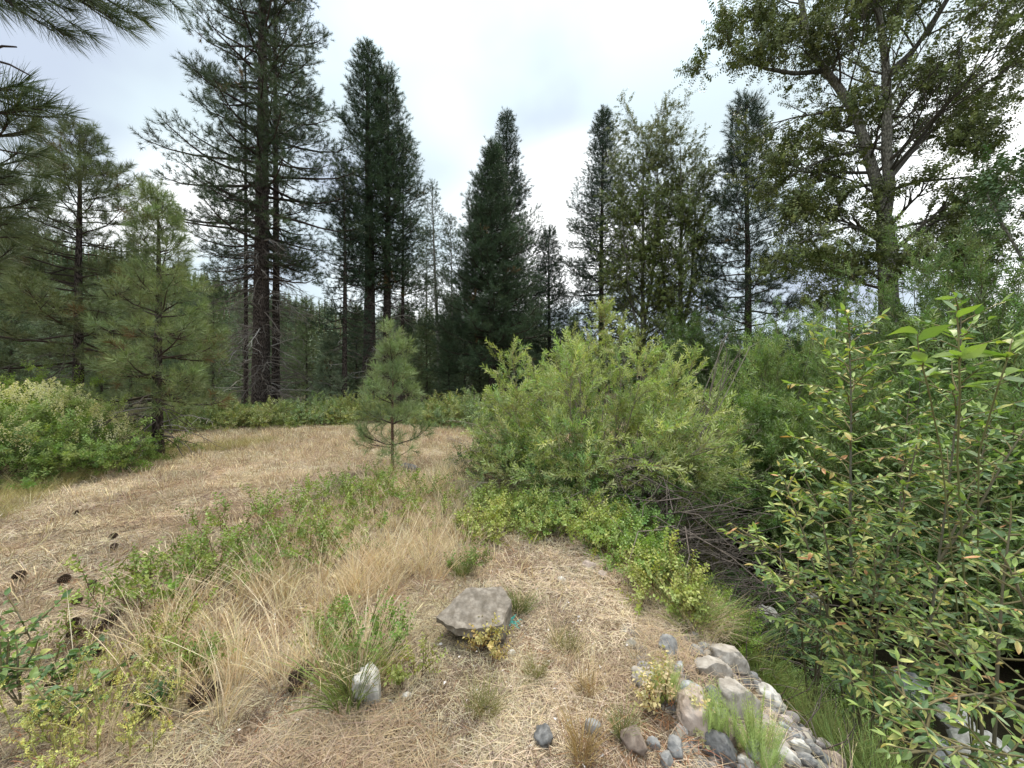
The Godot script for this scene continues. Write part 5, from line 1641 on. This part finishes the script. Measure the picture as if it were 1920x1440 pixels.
func build_saplings() -> void:
	# broad-leaved plants in the lower left corner
	var bl := [[40, 1330, 0.31, "dark broad-leaved plant at the left edge of the foreground"], [100, 1330, 0.27, "broad-leaved plant right of the left-edge one"], [10, 1270, 0.32, "broad-leaved plant behind the left-edge one"], [140, 1365, 0.22, "small broad-leaved plant nearest the yellow weeds"]]
	for i in bl.size():
		rng.seed = 1300 + i
		var p := spot(bl[i][0], bl[i][1])
		var stems := []
		for k in 4:
			stems.append({"p": [p, p + Vector3(rf(-0.08, 0.08), bl[i][2] * 0.55, rf(-0.08, 0.08)), p + Vector3(rf(-0.12, 0.12), bl[i][2] * rf(0.8, 1.1), rf(-0.1, 0.1))], "r": 0.004, "kids": 5, "start": 0.35, "len": 0.11})
		sapling("broadleaf_plant", bl[i][3], "plant", p, stems, {"seed": 1310 + i, "leaf_l": 0.046, "leaf_w": 0.031, "kinds": [5, 3, 0.5, 0.3, 0, 0, 0], "step": 0.045, "most": 120, "hang": 0.4})
	# the yellowing poplar sapling and its neighbours
	var d := 3.35
	var b := ground_at(1600, d)
	sapling("poplar_sapling", "poplar sapling with yellow-edged and rusty leaves beside the creek", "poplar sapling", b, [
		{"p": [b - Vector3.UP * 0.1, at(1597, 1150, d), at(1594, 950, d), at(1596, 760, d), at(1592, 615, d)], "r": 0.016, "kids": 64, "start": 0.18, "len": 0.95, "col": L(0.15, 0.145, 0.11)},
		{"p": [b, at(1560, 1180, d - 0.2), at(1510, 1010, d - 0.35), at(1470, 900, d - 0.4)], "r": 0.010, "kids": 15, "start": 0.3, "len": 0.55},
		{"p": [b, at(1640, 1100, d - 0.3), at(1690, 960, d - 0.5), at(1720, 830, d - 0.5)], "r": 0.010, "kids": 15, "start": 0.3, "len": 0.6}],
		{"seed": 1401, "leaf_l": 0.078, "leaf_w": 0.030, "kinds": [3, 4, 3.5, 5.0, 1.6, 0.6, 1.0], "step": 0.04, "double": 0.6, "hang": 0.7})
	d = 2.75
	b = ground_at(1745, d)
	sapling("poplar_sapling", "green poplar sapling with a grey stem right of the yellowing one", "poplar sapling", b, [
		{"p": [b - Vector3.UP * 0.1, at(1735, 1240, d), at(1760, 1050, d), at(1780, 900, d), at(1798, 740, d), at(1802, 590, d)], "r": 0.010, "kids": 52, "start": 0.2, "len": 0.7, "col": L(0.15, 0.14, 0.10)},
		{"p": [at(1760, 1050, d), at(1830, 960, d - 0.1), at(1880, 870, d - 0.2), at(1925, 800, d - 0.2)], "r": 0.009, "kids": 14, "start": 0.2, "len": 0.5}],
		{"seed": 1402, "leaf_l": 0.076, "leaf_w": 0.031, "kinds": [5, 5, 2, 1, 0.2, 0.1, 1.6], "step": 0.042, "double": 0.5, "hang": 0.5})
	# the tall shoots with broad leaves that stand out against the willows
	d = 2.15
	b = ground_at(1830, 3.1)
	sapling("poplar_shoot", "tall poplar shoots with large broad leaves at the upper right", "poplar sapling", b, [
		{"p": [b, at(1795, 860, d + 0.35), at(1800, 740, d), at(1797, 622, d)], "r": 0.007, "kids": 3, "start": 0.7, "len": 0.12, "col": L(0.20, 0.20, 0.09)}, {"p": [b, at(1765, 850, d + 0.35), at(1742, 735, d), at(1724, 665, d)], "r": 0.005, "kids": 2, "start": 0.7, "len": 0.1, "col": L(0.20, 0.20, 0.09)},
		{"p": [b, at(1835, 850, d + 0.35), at(1870, 730, d), at(1890, 670, d)], "r": 0.005, "kids": 2, "start": 0.7, "len": 0.12, "col": L(0.20, 0.20, 0.09)}],
		{"seed": 1403, "leaf_l": 0.125, "leaf_w": 0.07, "kinds": [0, 2, 6, 0.3, 0, 0, 2], "step": 0.06, "double": 0.4, "hang": 0.3, "most": 120})
	# overhanging leaves low on the right
	d = 2.15
	b = ground_at(1850, d)
	sapling("poplar_sapling", "poplar sapling spreading yellow-tipped leaves in the lower right corner", "poplar sapling", b, [
		{"p": [b - Vector3.UP * 0.1, at(1840, 1340, d), at(1800, 1240, d), at(1760, 1190, d)], "r": 0.010, "kids": 12, "start": 0.2, "len": 0.5},
		{"p": [b, at(1780, 1420, d - 0.2), at(1720, 1340, d - 0.25), at(1690, 1300, d - 0.25)], "r": 0.008, "kids": 12, "start": 0.2, "len": 0.42},
		{"p": [b, at(1870, 1250, d), at(1880, 1100, d), at(1895, 980, d)], "r": 0.010, "kids": 18, "start": 0.2, "len": 0.5}],
		{"seed": 1404, "leaf_l": 0.068, "leaf_w": 0.025, "kinds": [4, 5, 3, 3, 0.6, 0.2, 0.6], "step": 0.04, "double": 0.55, "hang": 0.8})
	# leafy branches farther back that close the gap to the willows
	d = 4.3
	b = ground_at(1690, d)
	sapling("poplar_sapling", "green poplar sapling farther back between the two nearest ones", "poplar sapling", b, [
		{"p": [b, at(1680, 1100, d), at(1690, 900, d), at(1705, 740, d)], "r": 0.016, "kids": 52, "start": 0.1, "len": 0.95}, {"p": [b, at(1760, 1060, d), at(1830, 900, d), at(1860, 780, d)], "r": 0.014, "kids": 50, "start": 0.1, "len": 0.9},
		{"p": [b, at(1850, 1120, d), at(1960, 980, d), at(2000, 860, d)], "r": 0.014, "kids": 44, "start": 0.1, "len": 0.9}],
		{"seed": 1405, "leaf_l": 0.085, "leaf_w": 0.036, "kinds": [6, 5, 1.5, 1, 0.1, 0.05, 1], "step": 0.04, "double": 0.55, "hang": 0.5, "most": 200})
	d = 3.0
	b = ground_at(1520, 3.5)
	sapling("poplar_sapling", "low poplar branches hanging over the bank left of the yellowing sapling", "poplar sapling", b, [
		{"p": [b, at(1500, 1150, 3.2), at(1465, 1040, 3.1), at(1400, 1000, 3.2)], "r": 0.009, "kids": 14, "start": 0.25, "len": 0.5}, {"p": [b, at(1540, 1120, d), at(1490, 1090, d), at(1440, 1070, d)], "r": 0.008, "kids": 12, "start": 0.25, "len": 0.4},
		{"p": [b, at(1560, 1080, d + 0.2), at(1540, 960, d + 0.2), at(1500, 880, d + 0.2)], "r": 0.009, "kids": 16, "start": 0.2, "len": 0.5}],
		{"seed": 1406, "leaf_l": 0.08, "leaf_w": 0.030, "kinds": [3, 5, 3, 3, 0.6, 0.2, 1], "step": 0.04, "double": 0.55, "hang": 0.7, "most": 220})

func build_overhang() -> void:
	var d := 1.95
	var b := on(3.1, 2.0)
	sapling("poplar_sapling", "poplar branches reaching in from the lower right edge", "poplar sapling", b, [
		{"p": [b, at(1930, 1330, d), at(1840, 1300, d), at(1770, 1310, d)], "r": 0.009, "kids": 18, "start": 0.25, "len": 0.45},
		{"p": [b, at(1900, 1420, d - 0.1), at(1800, 1400, d - 0.15), at(1720, 1410, d - 0.15)], "r": 0.008, "kids": 18, "start": 0.25, "len": 0.4},
		{"p": [b, at(1960, 1240, d), at(1920, 1130, d), at(1890, 1060, d)], "r": 0.009, "kids": 18, "start": 0.2, "len": 0.45}],
		{"seed": 1407, "leaf_l": 0.064, "leaf_w": 0.024, "kinds": [4, 5, 3, 3, 0.8, 0.3, 0.8], "step": 0.042, "double": 0.55, "hang": 0.8, "most": 260})
	b = ground_at(1630, 3.1)
	sapling("poplar_sapling", "low bushy poplar over the creek at the foot of the yellowing sapling", "poplar sapling", b, [
		{"p": [b, at(1600, 1260, 3.0), at(1560, 1190, 2.9), at(1500, 1170, 2.9)], "r": 0.008, "kids": 18, "start": 0.15, "len": 0.5}, {"p": [b, at(1640, 1220, 3.0), at(1650, 1130, 2.95), at(1640, 1060, 2.9)], "r": 0.008, "kids": 22, "start": 0.15, "len": 0.55},
		{"p": [b, at(1690, 1260, 2.9), at(1750, 1210, 2.7), at(1800, 1190, 2.6)], "r": 0.008, "kids": 22, "start": 0.15, "len": 0.5}, {"p": [b, at(1640, 1310, 2.9), at(1610, 1280, 2.7), at(1590, 1270, 2.6)], "r": 0.006, "kids": 12, "start": 0.2, "len": 0.35}],
		{"seed": 1408, "leaf_l": 0.082, "leaf_w": 0.031, "kinds": [4, 5, 3, 3, 0.8, 0.3, 0.8], "step": 0.042, "double": 0.55, "hang": 0.8, "most": 260})

func build_stones() -> void:
	# the boulder: angular, undercut towards the viewer
	var p := spot(884, 1206)
	var bo := put("boulder", slab(), M.boulder_stone)
	bo.position = p + Vector3(0.0, 0.035, -0.10)
	bo.rotation = Vector3(0.10, 0.05, -0.03)
	tag(bo, "angular grey boulder with a dark hollow under its front edge", "stone")
	rock("boulder", "pale rough rock standing in the grass at the bottom, left of centre", spot(694, 1312), Vector3(0.085, 0.10, 0.07), "white_stone", 36, 0.4, "", 6, 0.35, 0.15, Vector3(-0.5, 0, 0.15))
	var lone := [[762, 1308, 0.026, "white_stone", "small white stone right of the pale rough rock"], [1052, 1092, 0.04, "white_stone", "white stone on the dry bank above the boulder's right"], [1105, 1070, 0.07, "pink_stone", "flat reddish stone at the bank's upper edge"], [1128, 1082, 0.05, "pink_stone", "smaller reddish stone right of the flat reddish one"],
		[1022, 1392, 0.05, "dark_stone", "dark stone half buried below the boulder"], [1110, 1374, 0.042, "grey_stone", "grey stone half buried left of the cobbles"], [316, 1268, 0.06, "brown_stone", "brown stone half hidden in the left dead grass"], [766, 884, 0.16, "dark_stone", "dark stone right of the pine sapling's foot"],
		[1207, 1278, 0.07, "tan_stone", "pale tan stone left of the cobble pile"], [1190, 1398, 0.06, "brown_stone", "brown stone sunk in dry grass left of the lowest cobbles"], [960, 1230, 0.025, "white_stone", "white pebble in front of the boulder's right end"]]
	for i in lone.size():
		var a = lone[i]
		rock("stone", a[4], spot(a[0], a[1]), Vector3(a[2] * 1.15, a[2] * 0.7, a[2]), a[3], 60 + i, i * 1.3, "", 5, 0.3)
	# the pile of cobbles: [px, py, half width px, half height px, turn, stone, label]
	var c := [
		[1256, 1225, 22, 21, 0.3, "grey_stone", "rounded grey cobble at the top left of the pile"], [1271, 1262, 9, 17, 0.5, "blue_stone", "narrow grey cobble below the top left one"], [1307, 1231, 13, 13, 0.0, "grey_stone", "round grey cobble between the top two large ones"],
		[1320, 1217, 11, 8, 0.4, "grey_stone", "small cobble at the very top of the pile"], [1330, 1234, 10, 8, 0.1, "tan_stone", "small tan cobble left of the large rounded one"], [1366, 1244, 31, 22, 0.6, "tan_stone", "large rounded tan-grey cobble at the pile's top right"],
		[1338, 1270, 32, 21, 0.2, "tan_stone", "broad speckled cobble in the pile's upper middle"], [1294, 1267, 13, 13, 0.7, "brown_stone", "dark brown cobble left of the broad speckled one"], [1300, 1306, 22, 17, 0.5, "blue_stone", "mottled blue-grey cobble in the pile's middle left"],
		[1338, 1318, 17, 20, 0.5, "dark_stone", "dark mottled cobble between the blue-grey and tan ones"], [1303, 1352, 29, 43, 0.35, "pink_stone", "biggest pinkish cobble in the lower middle of the pile"], [1343, 1356, 14, 17, 0.2, "blue_stone", "blue-grey cobble right of the pinkish one"],
		[1384, 1324, 35, 29, 0.3, "tan_stone", "big cream-topped cobble right of the dark mottled one"], [1441, 1318, 21, 20, 0.2, "white_stone", "whitish cobble standing at the pile's right edge"], [1362, 1388, 19, 26, 0.7, "brown_stone", "brown cobble below the blue-grey one"],
		[1353, 1418, 35, 21, 0.45, "dark_stone", "dark porous cobble at the bottom of the pile"], [1267, 1412, 20, 16, 0.6, "grey_stone", "greenish grey cobble left of the porous one"], [1282, 1378, 8, 10, 0.2, "grey_stone", "small round cobble left of the pinkish one"],
		[1250, 1432, 14, 15, 0.3, "grey_stone", "grey cobble at the bottom left of the pile"], [1400, 1436, 15, 11, 0.4, "white_stone", "white cobble at the photo's bottom edge"], [1356, 1297, 13, 10, 0.1, "brown_stone", "small brown cobble above the cream-topped one"],
		[1412, 1416, 14, 18, 0.8, "blue_stone", "blue-grey cobble right of the white bottom one"], [1318, 1284, 15, 8, 0.1, "brown_stone", "flat brown cobble under the broad speckled one"], [1284, 1330, 9, 16, 0.1, "brown_stone", "brown cobble behind the pinkish one"],
		[1474, 1375, 15, 10, 0.9, "blue_stone", "first small grey cobble on the pile's right slope"], [1492, 1388, 13, 10, 0.7, "blue_stone", "second small grey cobble down the pile's right slope"], [1500, 1406, 16, 10, 0.5, "white_stone", "pale cobble on the pile's right slope"],
		[1517, 1402, 12, 11, 0.2, "grey_stone", "round pale cobble at the end of the right slope"], [1530, 1420, 12, 8, 0.2, "dark_stone", "dark cobble at the end of the right slope"], [1465, 1402, 14, 10, 0.2, "tan_stone", "tan cobble left of the small grey slope ones"],
		[1476, 1430, 20, 12, 0.5, "white_stone", "flat pale cobble low on the right slope"], [1512, 1436, 18, 10, 0.3, "grey_stone", "grey cobble at the bottom edge under the right slope"], [1440, 1362, 13, 9, 0.3, "tan_stone", "tan cobble below the whitish one"],
		[1420, 1290, 11, 7, 0.3, "grey_stone", "small grey cobble above the whitish one"], [1228, 1290, 12, 7, 0.5, "tan_stone", "flat driftwood-pale stone at the pile's left"], [1560, 1432, 22, 12, 0.3, "brown_stone", "brown cobble at the bottom edge, farthest right"],
		[1455, 1424, 12, 9, 0.1, "dark_stone", "dark cobble between the flat pale and bottom white ones"], [1225, 1400, 12, 9, 0.1, "grey_stone", "grey cobble left of the greenish one"], [1545, 1400, 12, 8, 0.2, "tan_stone", "tan cobble beyond the round pale one"]]
	for i in c.size():
		var a = c[i]
		var q := spot(a[0], a[1] + a[3] * 0.35)
		var k := -q.z / UNIT
		var deep: float = (a[2] + a[3]) * 0.5 * k
		rock("cobble", a[6], q, Vector3(a[2] * k * 1.06, deep * 0.9, a[3] * k * 1.15), a[5], 200 + i, -a[4], "cobbles piled at the top of the creek bank", [6, 3, 5][i % 3], 0.30, 0.2, Vector3(0.35, 0, -0.35))
	rng.seed = 1490
	var gravel := Many.new()
	for i in 1100:
		var d := rf(1.5, 2.8)
		var x := edge(d) + rf(-0.55, 0.35)
		var k := 0.008 + 0.036 * pow(rng.randf(), 2.0)
		gravel.add(Transform3D(Basis(rdir(), rf(0, TAU)).scaled(Vector3(k * 1.2, k * 0.8, k)), on(x, d, 0.004)), vary([L(0.20, 0.19, 0.18), L(0.25, 0.215, 0.18), L(0.15, 0.14, 0.135), L(0.33, 0.31, 0.28)][i % 4], 0.2))
	tag(many("gravel", stone(77, Vector3.ONE, 3, 0.25, 1), M.straw, gravel), "small gravel and soil crumbs between the cobbles", "gravel")
	# stones in the creek
	rng.seed = 1500
	for i in 24:
		var d := rf(1.8, 7.5)
		var x := edge(d) + rf(1.5, 5.2)
		var s := rf(0.06, 0.17)
		rock("creek_stone", "pale rounded stone lying in the shaded creek bed", on(x, d), Vector3(s * 1.2, s * 0.7, s), ["white_stone", "grey_stone", "tan_stone", "blue_stone"][i % 4], 260 + i % 12, rf(0, TAU), "stones in the creek bed", 3, 0.28, 0.15)
	rock("creek_boulder", "large pale boulder in the creek behind the right saplings", ground_at(1850, 3.2) + Vector3(0, 0.0, 0), Vector3(0.30, 0.2, 0.24), "white_stone", 301, 0.4, "", 4, 0.3, 0.25)
	rock("creek_boulder", "grey boulder in the creek between the sapling stems", ground_at(1700, 4.0), Vector3(0.24, 0.16, 0.2), "grey_stone", 302, 1.1, "", 4, 0.3, 0.2)
	# pale flakes and twigs of litter
	rng.seed = 1550
	var fl := Build.new()
	for i in 240:
		var d := rf(1.3, 4.2)
		var q := on(rf(-1.8, minf(1.1, edge(d) - 0.1)), d, 0.025)
		var u := rdir()
		u.y = absf(u.y) + 0.5
		fl.leaf(q, Vector3(rf(-1, 1), rf(0, 0.4), rf(-1, 1)).normalized(), u.normalized(), rf(0.008, 0.03), rf(0.008, 0.02), 0.2, 0.1, false, L(0.55, 0.5, 0.47), L(0.6, 0.56, 0.52), L(0.66, 0.62, 0.6))
	fl.smooth = false
	var fo := put("bark_flakes", fl.mesh(), M.straw)
	tag(fo, "pale dry flakes scattered over the near bank", "litter")
	fo.set_meta("kind", "stuff")
	# scrap of netting by the boulder
	rng.seed = 1560
	var n := Build.new()
	var o := spot(957, 1184)
	for i in 26:
		var q := Vector3(rf(-0.04, 0.05), 0.02 + rf(0, 0.04), rf(-0.05, 0.05))
		var e := q + Vector3(rf(-0.05, 0.05), rf(-0.02, 0.05), rf(-0.04, 0.04))
		n.tube(PackedVector3Array([q, q.lerp(e, 0.5) + rdir() * 0.01, e]), PackedFloat32Array([0.0022, 0.0022, 0.0018]), 4, L(1, 1, 1))
	var no := put("netting", n.mesh(), M.netting)
	no.position = o
	tag(no, "scrap of teal plastic netting beside the boulder", "netting")
	# fallen grey stick among the cobbles
	var st := Build.new()
	st.tube(PackedVector3Array([Vector3(-0.09, 0.03, -0.02), Vector3(0, 0.04, 0), Vector3(0.1, 0.015, 0.06)]), PackedFloat32Array([0.012, 0.014, 0.008]), 7, L(0.36, 0.32, 0.28))
	var so := put("stick", st.mesh(), M.twigs)
	so.position = spot(1232, 1268)
	tag(so, "short weathered stick at the top left of the cobbles", "stick")

func build_cones() -> void:
	var meshes := [cone_mesh(71, 1.0), cone_mesh(72, 0.6), cone_mesh(73, 1.3)]
	var k := [
		[380, 1326, 1.35, 0, 0.9, "largest open pine cone in the left foreground"], [563, 1284, 1.25, 2, 0.4, "dark pine cone near the bottom, left of the white rock"], [552, 1303, 0.9, 1, 1.4, "paler pine cone touching the dark one"], [210, 1291, 0.8, 1, 0.2, "pine cone behind the pale yellow weed"],
		[182, 1234, 1.1, 0, 0.5, "pine cone beside the broad-leaved plants"], [240, 1250, 0.9, 2, 0.6, "pine cone right of the one by the broad-leaved plants"], [137, 1182, 1.0, 0, 0.2, "upper of the stacked cones left of the ridge"], [140, 1200, 1.1, 2, 0.8, "lower of the stacked cones left of the ridge"],
		[180, 1191, 0.9, 1, 0.5, "cone right of the stacked pair"], [203, 1179, 1.1, 0, 0.7, "reddish cone right of the stacked pair"], [216, 1161, 0.8, 1, 1.0, "cone at the ridge's left foot"], [143, 1137, 0.9, 1, 0.4, "closed brown cone alone on the path"],
		[35, 1091, 1.15, 0, 0.4, "leftmost cone on the path"], [119, 1098, 1.1, 2, 0.2, "cone between the leftmost and the ridge"], [173, 1103, 0.8, 0, 1.2, "small cone beside the tall stalk"], [212, 1014, 1.0, 0, 0.2, "farther of two cones up the path"],
		[213, 1034, 1.0, 1, 0.1, "nearer of two cones up the path"], [144, 968, 0.9, 0, 0.3, "farthest cone on the path"], [100, 1298, 0.9, 1, 0.6, "cone under the left broad leaves"]]
	for i in k.size():
		var a = k[i]
		if i > 1:
			a[2] *= 0.8
		var o := put("pine_cone", meshes[a[3]], M.twigs)
		o.transform = Transform3D(Basis(Vector3.UP, a[4]) * Basis(Vector3.FORWARD, 1.45) * Basis.from_scale(Vector3.ONE * a[2]), spot(a[0], a[1]) + Vector3.UP * (0.035 * a[2] + 0.018))
		tag(o, a[5], "pine cone", "pine cones on the ground")
